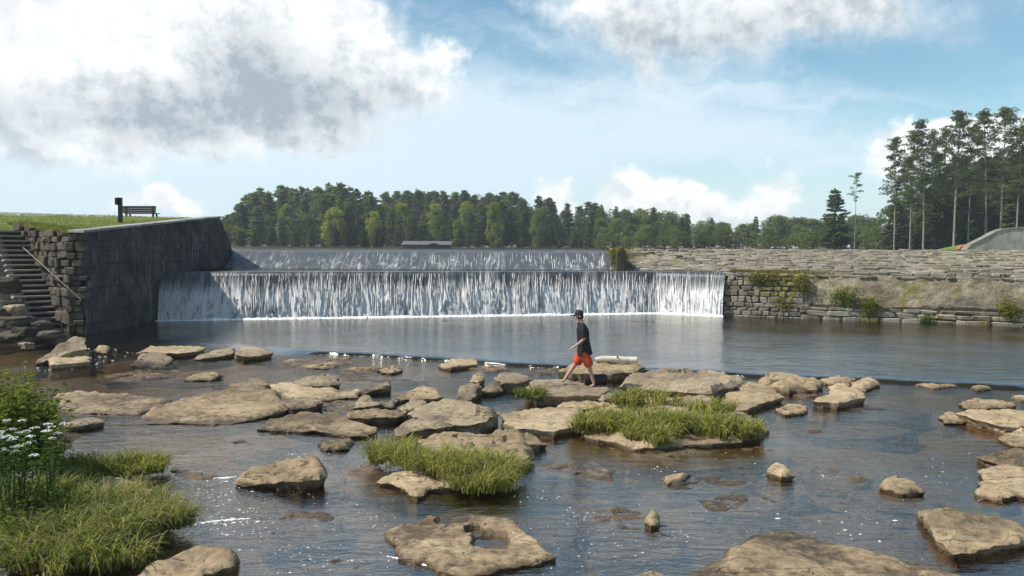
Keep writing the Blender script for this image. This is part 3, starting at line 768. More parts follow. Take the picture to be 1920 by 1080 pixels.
for a, b_ in zip(topr[:-1], topr[1:]):
    a, b_ = Vector(a), Vector(b_); ex = (b_-a).normalized(); ey = Vector((0, 1, 0)); mb.box((a+b_)/2+Vector((0, .3, .03)), ((b_-a).length/2*1.01, .36, .035), (ex, ey, ex.cross(ey)))
at_parent(mb.build('coping', M['tread']), rwg)

# ------------------------------------------------------------------ rocks in the river
def poly_dist(p, poly):
    best = 1e9; ins = False; n_ = len(poly); x, y = p
    for i in range(n_):
        ax, ay = poly[i]; bx_, by_ = poly[(i+1) % n_]
        dx, dy = bx_-ax, by_-ay; t = max(0, min(1, ((x-ax)*dx+(y-ay)*dy)/(dx*dx+dy*dy+1e-12)))
        best = min(best, (x-ax-t*dx)**2+(y-ay-t*dy)**2)
        if (ay > y) != (by_ > y) and x < (bx_-ax)*(y-ay)/(by_-ay)+ax: ins = not ins
    return math.sqrt(best), ins
rock_id = [0]
ROCKS = {}
def rock(label, pts, h, mat='rock', edge=.05, strata=.02, pits=(), cat='rock', group=None, name='river_rock', under=.06, rough=1.):
    rock_id[0] += 1; sd = rock_id[0]*13.7
    flat = lambda q: q if q < .1 else .1+(q-.1)*.72
    if label != 'long flat rock under the walking person' and 'bleached' not in label: pts = [(p[0], p[1], flat(p[2] if len(p) > 2 else h)) for p in pts]; h = flat(h)
    W3 = [at_z(p[0], p[1], p[2] if len(p) > 2 else h) for p in pts]
    hs = [p.z for p in W3]
    size = max(max(p.x for p in W3)-min(p.x for p in W3), max(p.y for p in W3)-min(p.y for p in W3))
    sp = max(.035, min(.12, size/34))
    out_ = []
    for i in range(len(W3)):
        a, b_ = W3[i], W3[(i+1) % len(W3)]; n_ = max(1, int((b_-a).length/sp))
        for k_ in range(n_):
            p = a.lerp(b_, k_/n_); out_.append(p)
    # ragged outline
    oo = []
    N = len(out_)
    for i, p in enumerate(out_):
        t = (out_[(i+1) % N]-out_[i-1]); nn = Vector((t.y, -t.x, 0)).normalized()
        j = .065*rough*min(1.2, size)*(fbm(p.x*2.3+sd, p.y*2.3, 0, 4)+.6*fbm(p.x*7+sd, p.y*7, 3, 3))
        oo.append(Vector((p.x+nn.x*j, p.y+nn.y*j, p.z)))
    poly = [(p.x, p.y) for p in oo]
    cx = sum(p[0] for p in poly)/N; cy = sum(p[1] for p in poly)/N
    verts = [Vector(p) for p in poly]; edges = [(i, (i+1) % N) for i in range(N)]
    x0, x1 = min(p[0] for p in poly), max(p[0] for p in poly); y0, y1 = min(p[1] for p in poly), max(p[1] for p in poly)
    dist = [0.]*N
    coarse = [(p.x, p.y) for p in W3]
    x = x0
    while x < x1:
        y = y0
        while y < y1:
            q = (x+rng.uniform(-.35, .35)*sp, y+rng.uniform(-.35, .35)*sp)
            d, ins = poly_dist(q, poly if N < 60 else poly)
            if ins and d > sp*.5: verts.append(Vector(q)); dist.append(d)
            y += sp
        x += sp
    res = delaunay_2d_cdt(verts, edges, [list(range(N))], 1, 1e-6)
    rv, rf, orig = res[0], res[2], res[3]
    pitw = []
    for (px, py, rx, ry, dp) in pits:
        c = at_z(px, py, h); e = at_z(px+rx, py, h); g = at_z(px, py-ry, h); pitw.append((c.x, c.y, abs(e.x-c.x), abs(g.y-c.y), dp))
    V = []; edgev = {}
    tilt = (rng.uniform(-.03, .03), rng.uniform(-.03, .03))
    for i, p in enumerate(rv):
        src = orig[i]
        d = min((dist[s] for s in src), default=0.)
        isb = any(s < N for s in src)
        if isb:
            for s in src:
                if s < N: edgev[s] = i
        wsum = 0; z = 0
        for q, hh in zip(W3, hs):
            w_ = 1/((p.x-q.x)**2+(p.y-q.y)**2+.02)**1.5; wsum += w_; z += w_*hh
        z /= wsum
        k_ = max(0., 1-d/edge) if edge > 0 else 0
        z -= min(edge*.8, .55*max(.0, z)+.012)*k_*k_
        nz = fbm(p.x*1.1+sd, p.y*1.1, 1., 4)
        z += min(.06, .05*size)*nz*min(1, d/.15+.2)
        st = math.floor(4*(.5+.5*fbm(p.x*.9+sd, p.y*1.8, 6., 3)+p.y*.15))
        z += strata*1.5*((st % 5)-2)*.5*min(1, d/.1)
        rid = 1-abs(fbm(p.x*1.6+sd, p.y*3.2, 8., 3)); z -= .03*rough*max(0, rid-.86)/.14*min(1, d/.08)*min(1, size)
        z += .022*rough*fbm(p.x*5, p.y*5, 2., 4)
        for (ax, ay, rx, ry, dp) in pitw:
            q = math.hypot((p.x-ax)/rx, (p.y-ay)/ry)+.25*fbm(p.x*3, p.y*3, 9.)
            if q < 1.25: z -= dp*min(1, max(0, (1.25-q)/.3))
        V.append((p.x, p.y, z))
    F = [tuple(f) for f in rf]
    # sides: rings going down, lips overhanging a little
    zb = -.42
    prev = [edgev.get(i, 0) for i in range(N)]
    nrg = 6
    for r_ in range(1, nrg+1):
        cur = []
        t = r_/nrg
        for i in range(N):
            p = oo[i]; tt = oo[(i+1) % N]-oo[i-1]; nn = Vector((tt.y, -tt.x, 0)).normalized()
            # outward direction
            ztop = V[edgev.get(i, 0)][2]
            z = ztop+(zb-ztop)*t**1.15
            lay = fbm(p.x*1.2+sd, p.y*1.2, z*9., 3)
            off = -under*(1-abs(2*t-.7))*(.6+lay)+.09*lay*rough+.05*rough*fbm(p.x*5+sd, p.y*5, z*20., 3)+.10*max(0, t-.5)
            sgn = 1
            cur.append(len(V)); V.append((p.x+nn.x*off*orient(oo), p.y+nn.y*off*orient(oo), z))
        for i in range(N):
            j = (i+1) % N; F.append((prev[i], prev[j], cur[j], cur[i]))
        prev = cur
    me = mesh(name, V, F, M[mat], True, 42)
    b_ = bmesh.new(); b_.from_mesh(me); bmesh.ops.recalc_face_normals(b_, faces=b_.faces[:]); b_.to_mesh(me); b_.free()
    # put the origin at the base of the rock
    base = Vector((cx, cy, 0)); me.transform(Matrix.Translation(-base))
    o = obj(name, me, None, base); tag(o, label, cat, group); ROCKS[label] = o
    return o
_oc = {}
def orient(oo):
    k_ = id(oo)
    if k_ not in _oc:
        _oc.clear()
        a = sum(oo[i].x*oo[(i+1) % len(oo)].y-oo[(i+1) % len(oo)].x*oo[i].y for i in range(len(oo)))
        _oc[k_] = 1 if a > 0 else -1
    return _oc[k_]

rock('huge smooth tan slab sloping out of dark water, nothing on it', [(1262, 1090, .04), (1283, 1078, .05), (1330, 1050, .06), (1390, 1008, .08), (1425, 984, .1), (1452, 978, .12), (1482, 985, .10), (1560, 1008, .08), (1640, 1028, .07), (1740, 1056, .07), (1832, 1082, .06), (1870, 1130, .1), (1750, 1200, .25), (1500, 1230, .3), (1280, 1200, .2)], .1, edge=.25, strata=.015, under=0)
rock('pale sharp nosed stone barely showing beside the huge tan slab', [(1180, 1085, .05), (1200, 1070, .08), (1218, 1062, .12), (1250, 1074, .06), (1265, 1095, .05), (1220, 1130, .1)], .06, 'rock_grey')
rock('tan slab with a long crack and a pointed front corner', [(1724, 955), (1768, 953), (1840, 961), (1898, 968), (1932, 994), (1918, 1014), (1868, 1020), (1800, 1032), (1782, 1040, .08), (1757, 1012), (1749, 988), (1733, 975)], .16, edge=.04, strata=.035)
rock('square flat tan slab with a white foam edge', [(1838, 876), (1880, 872), (1960, 876), (2000, 900), (1970, 938), (1905, 925), (1880, 932), (1829, 921)], .09, strata=.02)
rock('long thin wedge of tan slab behind the square slab', [(1830, 852), (1880, 845), (1960, 838), (2010, 866), (1930, 880), (1870, 865)], .14, strata=.02)
rock('thick flat topped tan ledge with a dark undercut', [(1793, 772), (1815, 766), (1880, 766), (1990, 772), (2010, 800), (1925, 793), (1890, 798), (1840, 786)], .26, under=.16)
rock('rounded orange tan slab tucked under the thick ledge', [(1873, 816), (1890, 803), (1960, 794), (2000, 832), (1920, 833), (1885, 827)], .10, edge=.1)
rock('small smooth rock at the nose of the thick ledge', [(1760, 778), (1770, 770), (1790, 770), (1812, 784), (1795, 789), (1768, 787)], .09, edge=.08)
rock('low oval rock alone behind the thick ledge', [(1800, 752), (1815, 746), (1868, 747), (1906, 757), (1862, 761), (1806, 760)], .10, edge=.08)
G = 'low pale rocks just under the weir line'
rock('low pale rock barely above the water below the weir line', [(1896, 743), (1920, 740), (1965, 744), (1915, 749)], .05, group=G)
rock('low pale rock barely above the water below the weir line', [(1712, 719), (1750, 717), (1796, 722), (1750, 726)], .05, group=G)
rock('low pale rock barely above the water below the weir line', [(1817, 725), (1835, 723), (1862, 727), (1832, 731)], .05, group=G)
rock('small leaf shaped tan rock in open dark water', [(1655, 898), (1675, 891), (1712, 902), (1738, 918), (1692, 921), (1656, 910)], .09, edge=.06)
rock('small rounded rock at the end of a dark riffle', [(1440, 870), (1455, 866), (1480, 875), (1492, 884), (1466, 887), (1441, 879)], .14, edge=.08)
rock('tiny tan rock with a tapering tail in open water', [(1242, 891), (1262, 887), (1296, 884), (1280, 896), (1252, 902)], .07, edge=.05)
rock('tiny round knob of tan rock above a submerged slab', [(1210, 960), (1222, 951), (1238, 958), (1240, 972), (1220, 977), (1210, 970)], .13, edge=.08)
rock('flat tan slab holding two shallow puddles', [(722, 990), (745, 979), (790, 970), (805, 962), (870, 962), (930, 965), (962, 968), (978, 990), (1006, 1010), (1040, 1040), (1010, 1050), (950, 1060), (885, 1080), (850, 1070), (800, 1050), (752, 1040), (744, 1016), (725, 1003)], .07, edge=.05, strata=.0, pits=((918, 1008, 30, 12, .13), (890, 990, 15, 8, .12), (846, 971, 30, 7, .13)), under=.02, rough=.8)
rock('tan boulder with a dark undercut right side, standing alone', [(432, 899, .1), (470, 876, .2), (530, 860, .28), (590, 856, .3), (605, 866, .3), (616, 888, .26), (600, 893, .26), (560, 895, .28), (530, 893, .25), (500, 900, .15), (460, 906, .06)], .25, edge=.07, strata=.04, under=.12)
rock('long smooth tan boulder beside the big clump of dark sedge', [(255, 1078, .1), (290, 1045, .2), (340, 1022, .24), (385, 1012, .26), (425, 1016, .24), (449, 1034, .18), (430, 1050, .2), (390, 1062, .18), (330, 1090, .12), (262, 1110, .1)], .2, edge=.09)
rock('greyish rock poking out left of the big sedge clump', [(-60, 1030), (0, 1020), (26, 1030), (42, 1050), (10, 1068), (-60, 1080)], .16, 'rock_grey', edge=.09)
rock('broad tan slab behind the middle sedge clump', [(785, 822), (830, 806), (870, 812), (910, 815), (945, 801), (985, 812), (1030, 828, .12), (990, 831), (1003, 838), (985, 855), (930, 870), (850, 872), (790, 850)], .25, edge=.06, strata=.03)
rock('flat tan slab in front of the middle sedge clump', [(712, 899), (740, 886), (780, 882), (852, 880), (858, 905), (805, 915), (782, 926), (752, 908)], .10, strata=.015)
rock('dark fronted block leaning against the big cracked boulder', [(735, 802, .2), (770, 783, .3), (830, 779, .34), (864, 789, .34), (842, 797, .32), (790, 803, .28), (745, 815, .14)], .3, 'rock_grey', under=.14)
rock('big cracked boulder with a black overhung right end', [(762, 772, .3), (800, 751, .36), (850, 746, .4), (890, 752, .42), (936, 770, .44), (900, 786, .42), (880, 792, .4), (850, 790, .38), (800, 780, .34)], .4, 'rock_grey', under=.2, strata=.05, edge=.08)
rock('small dark slab wedged behind the big cracked boulder', [(745, 760), (775, 749), (800, 748), (790, 760), (755, 770)], .3, 'rock_grey')
rock('flat topped block with a shadowed front by the cracked boulder', [(648, 772), (690, 763), (745, 766), (758, 774), (745, 779), (655, 779)], .22, under=.12)
rock('tilted triangular rock with a brown shaded face', [(662, 762, .1), (678, 744, .2), (692, 740, .32), (712, 752, .2), (748, 747, .1), (735, 762, .06), (690, 758, .16)], .2, 'rock_grey')
rock('low wedge rock with a mossy dark front in midstream', [(740, 742), (765, 733), (790, 726), (815, 730), (833, 742), (800, 744), (752, 746)], .16, strata=.04)
rock('small dark tilted slab ending in a black edge', [(672, 733, .1), (700, 722, .2), (732, 713, .3), (735, 719, .3), (705, 727, .2), (685, 735, .12)], .2, 'rock_grey')
rock('upright blocky rock with moss beside a narrow channel', [(855, 748, .2), (862, 722, .34), (885, 715, .38), (900, 722, .36), (890, 740, .28), (878, 750, .2)], .3, 'rock_grey')
rock('small pale rock on top of the narrow channel', [(880, 712), (890, 700), (905, 700), (912, 706), (898, 716)], .2)
rock('low dark rock right of the narrow channel', [(898, 734), (915, 722), (940, 722), (945, 730), (920, 734)], .14, 'rock_grey')
rock('layered ledge behind the small tuft of grass', [(925, 708), (945, 697), (980, 700), (998, 708), (975, 716), (940, 717)], .28, 'rock_grey', under=.12)
rock('wide flat tan slab between middle and large sedge clumps', [(940, 772), (980, 765), (1040, 761), (1092, 765), (1085, 795), (1040, 805), (970, 800), (945, 790)], .20, edge=.05)
rock('longest humped tan slab with a grey lichen band along its top', [(248, 786, .06), (285, 760, .2), (340, 743, .3), (400, 730, .34), (470, 724, .36), (520, 729, .34), (532, 745, .3), (534, 762, .22), (480, 779, .1), (430, 790, .07), (330, 790, .06), (280, 790, .06)], .3, 'rock', edge=.14, strata=.03, under=.04)
rock('low wet tan shelf joining the longest humped slab', [(100, 738), (150, 733), (230, 737), (320, 746), (300, 760), (260, 772), (180, 770), (118, 768)], .07, edge=.1, under=0)
rock('low pale tan shelf behind the dark topped rock', [(500, 722), (540, 717), (600, 726), (685, 728), (665, 741), (600, 747), (535, 742)], .08, edge=.08, under=0)
rock('dark topped rock split from the longest humped slab', [(525, 750), (560, 742), (590, 743), (608, 752), (585, 760), (548, 764)], .24, 'rock_grey', under=.12)
rock('long tan slab with a mossy notch in its front', [(484, 802, .06), (510, 782, .14), (560, 769, .18), (630, 773, .18), (690, 790, .16), (706, 800, .14), (682, 815, .1), (600, 806, .1), (540, 804, .08)], .14, edge=.06, strata=.03)
rock('small flat tan slab in front of the notched slab', [(598, 828), (640, 818), (668, 822), (652, 838), (612, 840)], .06)
rock('wedge shaped rock with a dark split and thin white waterline', [(548, 714), (580, 706), (610, 702), (632, 706), (639, 717), (600, 720), (570, 719)], .2, 'rock_grey', under=.1)
rock('dark hollowed rock behind the longest humped slab', [(430, 720), (455, 711), (495, 710), (506, 718), (470, 724), (445, 726)], .2, 'rock_grey', under=.16)
rock('small low rock with a black right tip in open water', [(345, 710, .06), (365, 701, .1), (400, 697, .16), (416, 701, .14), (396, 711, .06)], .1)
rock('smooth grey tan dome of rock nearer than the ledge cluster', [(245, 684, .04), (262, 664, .2), (285, 657, .26), (312, 660, .24), (326, 671, .14), (300, 687, .04)], .2, 'rock_grey', edge=.1)
rock('long flat ledge slab with a dark undercut below the weir', [(255, 660), (280, 650), (340, 647), (388, 650), (372, 657), (330, 661), (290, 657)], .24, under=.2)
rock('slanting slab with a black shaded front in the ledge cluster', [(355, 674, .04), (380, 663, .14), (410, 654, .22), (440, 650, .24), (436, 661, .2), (400, 668, .14)], .2, 'rock_grey', under=.1)
rock('broken dark ended slab at the end of the ledge cluster', [(440, 660), (455, 651), (480, 650), (514, 659), (490, 664), (455, 667)], .22, 'rock_grey', under=.14)
rock('tall layered grey boulder at the foot of the steps', [(66, 680, .1), (90, 660, .3), (112, 643, .55), (138, 629, .75), (158, 632, .7), (163, 652, .5), (130, 658, .45), (105, 668, .25)], .5, 'rock_grey', strata=.07, under=.12)
rock('low pale ledge stone below the tall grey boulder', [(90, 672), (120, 662), (166, 658), (168, 676), (130, 679), (95, 681)], .22, under=.08)
rock('small pale rounded rock beside the tall grey boulder', [(172, 657), (190, 646), (207, 650), (200, 658)], .12, edge=.1)
rock('low dark capped slab near the leafy bank shrub', [(120, 792), (150, 781), (184, 781), (196, 787), (160, 794), (126, 799)], .15, 'rock_grey', under=.1)
rock('flat pale shoal slab with mossy spots below the weir', [(525, 676), (560, 670), (610, 672), (655, 668), (660, 678), (612, 690), (560, 686)], .05, edge=.1, under=0)
rock('low tan rock lying across the white weir line', [(822, 682), (848, 671), (892, 671), (895, 680), (845, 687)], .15, strata=.03)
rock('small thin slab with a dark tip in midstream', [(705, 693), (735, 686), (756, 690), (742, 697), (715, 697)], .08)
rock('tan slab under the bleached log', [(1045, 694), (1080, 680), (1115, 677), (1195, 676), (1206, 688), (1190, 697), (1110, 699)], .24, edge=.04)
rock('long flat rock under the walking person', [(982, 728), (1000, 712), (1050, 711), (1100, 717), (1145, 726), (1125, 738), (1060, 741), (1000, 742)], .27, 'rock_grey', edge=.04, under=.14, strata=.015)
rock('small wedge stone at the right end of the walked rock', [(1110, 742), (1138, 735), (1158, 740), (1132, 748)], .22, 'rock_grey')
rock('big dark grey ledge with a black hollow at its right end', [(1158, 720, .3), (1182, 702, .4), (1260, 694, .42), (1350, 698, .42), (1398, 712, .4), (1362, 722, .38), (1335, 733, .36), (1270, 729, .36), (1200, 724, .32)], .4, 'rock_grey', under=.3, edge=.09, strata=.05)
rock('low tan block in front of the dark grey ledge', [(1240, 752), (1290, 742), (1338, 738), (1336, 748), (1295, 760), (1250, 764)], .18, 'rock_grey', under=.1)
rock('broad tan slab with a black undercut front edge', [(1352, 757), (1366, 731), (1400, 717), (1442, 722), (1469, 741), (1432, 752), (1400, 765), (1370, 767)], .2, strata=.04, under=.12)
rock('layered tan slab with a jagged crack behind it', [(1422, 710), (1440, 702), (1500, 705), (1546, 715), (1534, 727), (1480, 727), (1432, 719)], .2, strata=.05)
rock('pale smooth rock touching the weir line', [(1537, 710), (1570, 703), (1602, 707), (1595, 719), (1560, 717)], .14, edge=.08)
rock('long tan block stepping down with a broken dark end', [(1525, 748), (1558, 737), (1555, 722), (1580, 717), (1616, 734), (1618, 742), (1572, 753)], .22, strata=.03, under=.1)
rock('pale hump of rock with a pointed tail at the weir', [(1592, 716), (1625, 706), (1650, 714), (1622, 725), (1600, 723)], .14, edge=.1)
rock('low tan rock with a white splash at its end', [(1450, 765), (1480, 757), (1515, 760), (1512, 771), (1472, 774)], .08, edge=.06)
rock('tan slab under the large sedge clump', [(1080, 775), (1180, 742), (1300, 742), (1395, 768), (1445, 800), (1390, 822), (1200, 834), (1095, 812)], .14, edge=.08)
rock('thin tan slab under the walked rock', [(1045, 760), (1062, 749), (1110, 749), (1152, 757), (1112, 764)], .12)
rock('pale slab between the low sedge clump and the big drooping one', [(120, 905), (200, 890), (280, 910), (350, 925), (365, 955), (300, 965), (180, 940)], .1, edge=.1, under=0)
SHG = 'wet shelves barely above the water'
for pp in ([(425, 752), (500, 742), (560, 750), (520, 762), (440, 762)], [(575, 757), (640, 750), (700, 757), (650, 770), (590, 768)], [(1085, 702), (1150, 700), (1168, 711), (1100, 714)], [(985, 694), (1040, 689), (1068, 697), (1010, 702)], [(640, 690), (700, 684), (730, 691), (680, 698)],
           [(190, 703), (260, 695), (330, 703), (260, 712)], [(700, 842), (730, 832), (760, 842), (730, 855)], [(1480, 735), (1520, 731), (1545, 738), (1505, 746)], [(880, 690), (925, 685), (960, 691), (910, 697)]):
    rock('wet brown shelf of rock barely above the river surface', pp, .025, 'rock', edge=.06, strata=.012, group=SHG, under=0, rough=.9)
SUBG = 'slabs lying just under the water'
SUBL = 'brown slab lying just under the river surface'
for pp in ([(985, 968), (1045, 962), (1090, 985), (1075, 1010), (1050, 1030), (1010, 1005)], [(560, 1085), (610, 1050), (690, 1032), (735, 1060), (745, 1100), (640, 1120)], [(1060, 952), (1140, 950), (1225, 965), (1262, 990), (1240, 1010), (1150, 995), (1090, 975)],
           [(1590, 915), (1700, 922), (1765, 945), (1735, 958), (1640, 945)], [(1120, 850), (1300, 842), (1440, 838), (1490, 855), (1330, 880), (1180, 876)], [(640, 880), (700, 862), (760, 920), (740, 940), (660, 925)], [(980, 868), (1080, 868), (1170, 880), (1150, 905), (1020, 890)],
           [(1500, 875), (1570, 880), (1640, 900), (1600, 912), (1520, 895)], [(480, 985), (560, 960), (640, 965), (620, 1010), (500, 1030)],
           [(1100, 1000), (1200, 990), (1290, 1010), (1260, 1040), (1130, 1040)], [(1300, 940), (1400, 925), (1480, 940), (1420, 965), (1320, 962)], [(1480, 800), (1600, 790), (1720, 805), (1640, 822), (1520, 818)], [(1240, 905), (1330, 895), (1420, 905), (1360, 925), (1260, 922)],
           [(180, 700), (300, 692), (420, 702), (330, 718), (200, 716)], [(420, 820), (520, 815), (580, 830), (500, 845), (430, 840)], [(620, 700), (720, 702), (800, 712), (720, 720), (640, 716)], [(300, 880), (380, 872), (440, 885), (400, 905), (320, 900)], [(1560, 765), (1660, 760), (1750, 772), (1680, 785), (1580, 780)]):
    rock(SUBL, pp, -.02, 'bed' if False else 'rock_grey', edge=.12, strata=.02, group=SUBG, name='submerged_slab', under=0, rough=.8)

# boulders by the foot of the steps
def boulder(label, px, py, y, r, sq=(1, 1, .7), mat='stone_brown', group=None):
    b_ = bmesh.new(); bmesh.ops.create_icosphere(b_, subdivisions=4, radius=1.); sd = rng.uniform(0, 90)
    for v in b_.verts:
        c = v.co.copy(); k_ = 1+.32*fbm(c.x*1.1+sd, c.y*1.1, c.z*1.1, 5); st = math.floor(c.z*4+fbm(c.x+sd, c.y, 0))/4-c.z
        for ax in range(3): c[ax] = math.copysign(abs(c[ax])**.55, c[ax])
        v.co = Vector((c.x*sq[0], c.y*sq[1], c.z*sq[2]*.8+.14*st))*(k_*r*.82)
    me = bpy.data.meshes.new('boulder'); b_.to_mesh(me); b_.free(); me.materials.append(M[mat]); me.polygons.foreach_set('use_smooth', [True]*len(me.polygons)); me.set_sharp_from_angle(angle=R(40))
    o = obj('boulder', me, None, at_y(px, py, y)); o.rotation_euler.z = rng.uniform(0, 6); tag(o, label, 'boulder', group); return o
BG = 'boulders piled left of the steps'
boulder('mossy brown boulder in the pile left of the steps', 6, 535, 30.5, .65, group=BG)
boulder('mossy brown boulder in the pile left of the steps', 12, 575, 30, .55, group=BG)
boulder('pale grey rounded boulder in the pile left of the steps', 28, 580, 29.4, .38, mat='rock_grey')
boulder('mossy brown boulder in the pile left of the steps', -14, 590, 29.0, .6, group=BG)
boulder('mossy brown boulder in the pile left of the steps', 20, 604, 28.6, .62, (1.4, 1, .5), group=BG)
boulder('mossy brown boulder in the pile left of the steps', 74, 612, 29.0, .42, group=BG)
boulder('round greenish boulder at the foot of the steps', 47, 622, 27.4, .36, mat='stone_brown')
boulder('mossy brown boulder in the pile left of the steps', 15, 632, 27.2, .5, (1.5, 1, .45), group=BG)
boulder('mossy brown boulder in the pile left of the steps', 88, 628, 27.8, .4, (1.4, 1, .5), group=BG)
boulder('small reddish boulder beside the tall grey boulder', 52, 648, 25.6, .24, mat='rock_grey')
boulder('low brown boulder at the water edge by the wing wall', 135, 630, 30.6, .45, (1.6, 1, .4), mat='stone_brown')

# ------------------------------------------------------------------ foam: flecks on the water, riffles
def flecks():
    v = []; f = []; r = random.Random(3)
    def fleck(p, s, z0=.004):
        b0 = len(v); n_ = 6; ph = r.uniform(0, 6); e = r.uniform(1, 2.2)
        v.append((p[0], p[1], z0+s*.22))
        for k_ in range(n_):
            a = ph+2*math.pi*k_/n_; q = s*r.uniform(.7, 1.2); v.append((p[0]+q*e*math.cos(a), p[1]+q*math.sin(a), z0-.002))
        for k_ in range(n_): f.append((b0, b0+1+k_, b0+1+(k_+1) % n_))
    def cluster(px, py, rx, ry, n_, s0, s1, z=0.):
        for _ in range(max(1, int(n_*.6))):
            p = at_z(px+r.gauss(0, rx), py+r.gauss(0, ry), z); fleck((p.x, p.y), r.uniform(s0, s1)*r.random()**.7, z+.004)
    cluster(1590, 990, 70, 16, 34, .006, .026); cluster(1790, 890, 40, 20, 40, .005, .02); cluster(1700, 950, 120, 60, 30, .004, .012)
    cluster(420, 925, 30, 22, 130, .004, .018); cluster(400, 985, 45, 12, 170, .006, .022); cluster(470, 905, 22, 4, 60, .006, .02); cluster(450, 960, 60, 30, 120, .003, .012)
    cluster(560, 930, 60, 25, 70, .003, .010); cluster(640, 1010, 80, 40, 110, .003, .012); cluster(520, 1050, 70, 25, 80, .004, .013); cluster(690, 970, 50, 14, 40, .004, .012)
    cluster(1110, 970, 40, 8, 80, .004, .014); cluster(1150, 1010, 60, 25, 90, .003, .011); cluster(1225, 880, 25, 4, 24, .005, .016); cluster(1000, 932, 40, 6, 24, .005, .016)
    cluster(1260, 1005, 15, 6, 40, .004, .012); cluster(1350, 980, 60, 40, 60, .003, .010); cluster(1380, 870, 60, 14, 60, .004, .012); cluster(560, 852, 20, 3, 30, .005, .015)
    cluster(1560, 893, 30, 4, 30, .004, .014); cluster(800, 1050, 40, 12, 70, .003, .012); cluster(1000, 1060, 60, 15, 40, .003, .01); cluster(600, 640, 70, 3, 30, .01, .03, POOL)
    cluster(185, 668, 20, 8, 60, .01, .035); cluster(200, 655, 40, 5, 50, .01, .04); cluster(110, 691, 40, 3, 30, .01, .03)
    for _ in range(160): cluster(r.uniform(150, 1900), r.uniform(730, 1075), 0, 0, 1, .002, .008)
    # broken water along the weir line
    for i, p in enumerate(lip_f):
        d = fbm(p.x*.9, 4.4, 0, 4)+(.25 if -7.5 < p.x < 2.4 else -.35)
        for _ in range(int(max(0, 6*(d+.15)))):
            q = (p.x+r.uniform(-.12, .12), p.y-.06+r.gauss(-.05, .07)); fleck((q[0], min(q[1], p.y-.09*run_(p)-.02)), r.uniform(.008, .020)*r.random()**.5, .006)
    o = obj('foam_flecks', mesh('foam_flecks', v, f, M['foam'], True)); tag(o, 'white foam flecks and splashes scattered on the river', 'foam', kind='stuff')
flecks()
def riffle(pxs, hgt, wd, seed):
    """low ridge of white water along a pixel line on the river"""
    pts = [at_z(x, y, 0.) for x, y in pxs]; v = []; f = []; N = 60
    for i in range(N+1):
        t = i/N*(len(pts)-1); k_ = min(len(pts)-2, int(t)); p = pts[k_].lerp(pts[k_+1], t-k_)
        tn = (pts[k_+1]-pts[k_]).normalized(); nn = Vector((tn.y, -tn.x, 0)); g = max(.15, .8+1.0*fbm(p.x*5+seed, p.y*5, 0, 4))*math.sin(math.pi*min(1, max(.03, i/N)))**.5
        for a, z in ((-1, -.02), (-.4, .8), (.1, 1.), (.6, .5), (1, -.02)):
            q = p+nn*(a*wd*g); v.append((q.x, q.y, max(-.01, hgt*z*g)+.008*fbm(q.x*20, q.y*20, a)))
    for i in range(N):
        for a in range(4): f.append((i*5+a, i*5+a+1, (i+1)*5+a+1, (i+1)*5+a))
    o = obj('riffle', mesh('riffle', v, f, M['foam'], True)); return o
for i, (pl, h_, w_, lb) in enumerate([([(350, 985), (400, 978), (440, 974), (470, 972)], .012, .024, 'white riffle spilling past the big dark sedge clump'), ([(400, 897), (430, 896), (445, 893)], .012, .016, 'small white riffle left of the lone tan boulder'),
                           ([(725, 1043), (770, 1052), (820, 1067), (870, 1080)], .015, .014, 'thin white riffle along the puddled slab'), ([(1830, 922), (1860, 928), (1895, 933)], .012, .012, 'thin white edge along the square flat slab'),
                           ([(606, 652), (640, 651), (672, 653)], .02, .05, 'short white ripple just above the weir line'), ([(1200, 692), (1215, 693), (1232, 694)], .03, .05, 'short white splash right of the bleached log')]):
    o = riffle(pl, h_, w_, i*9.); tag(o, lb, 'riffle', kind='stuff')

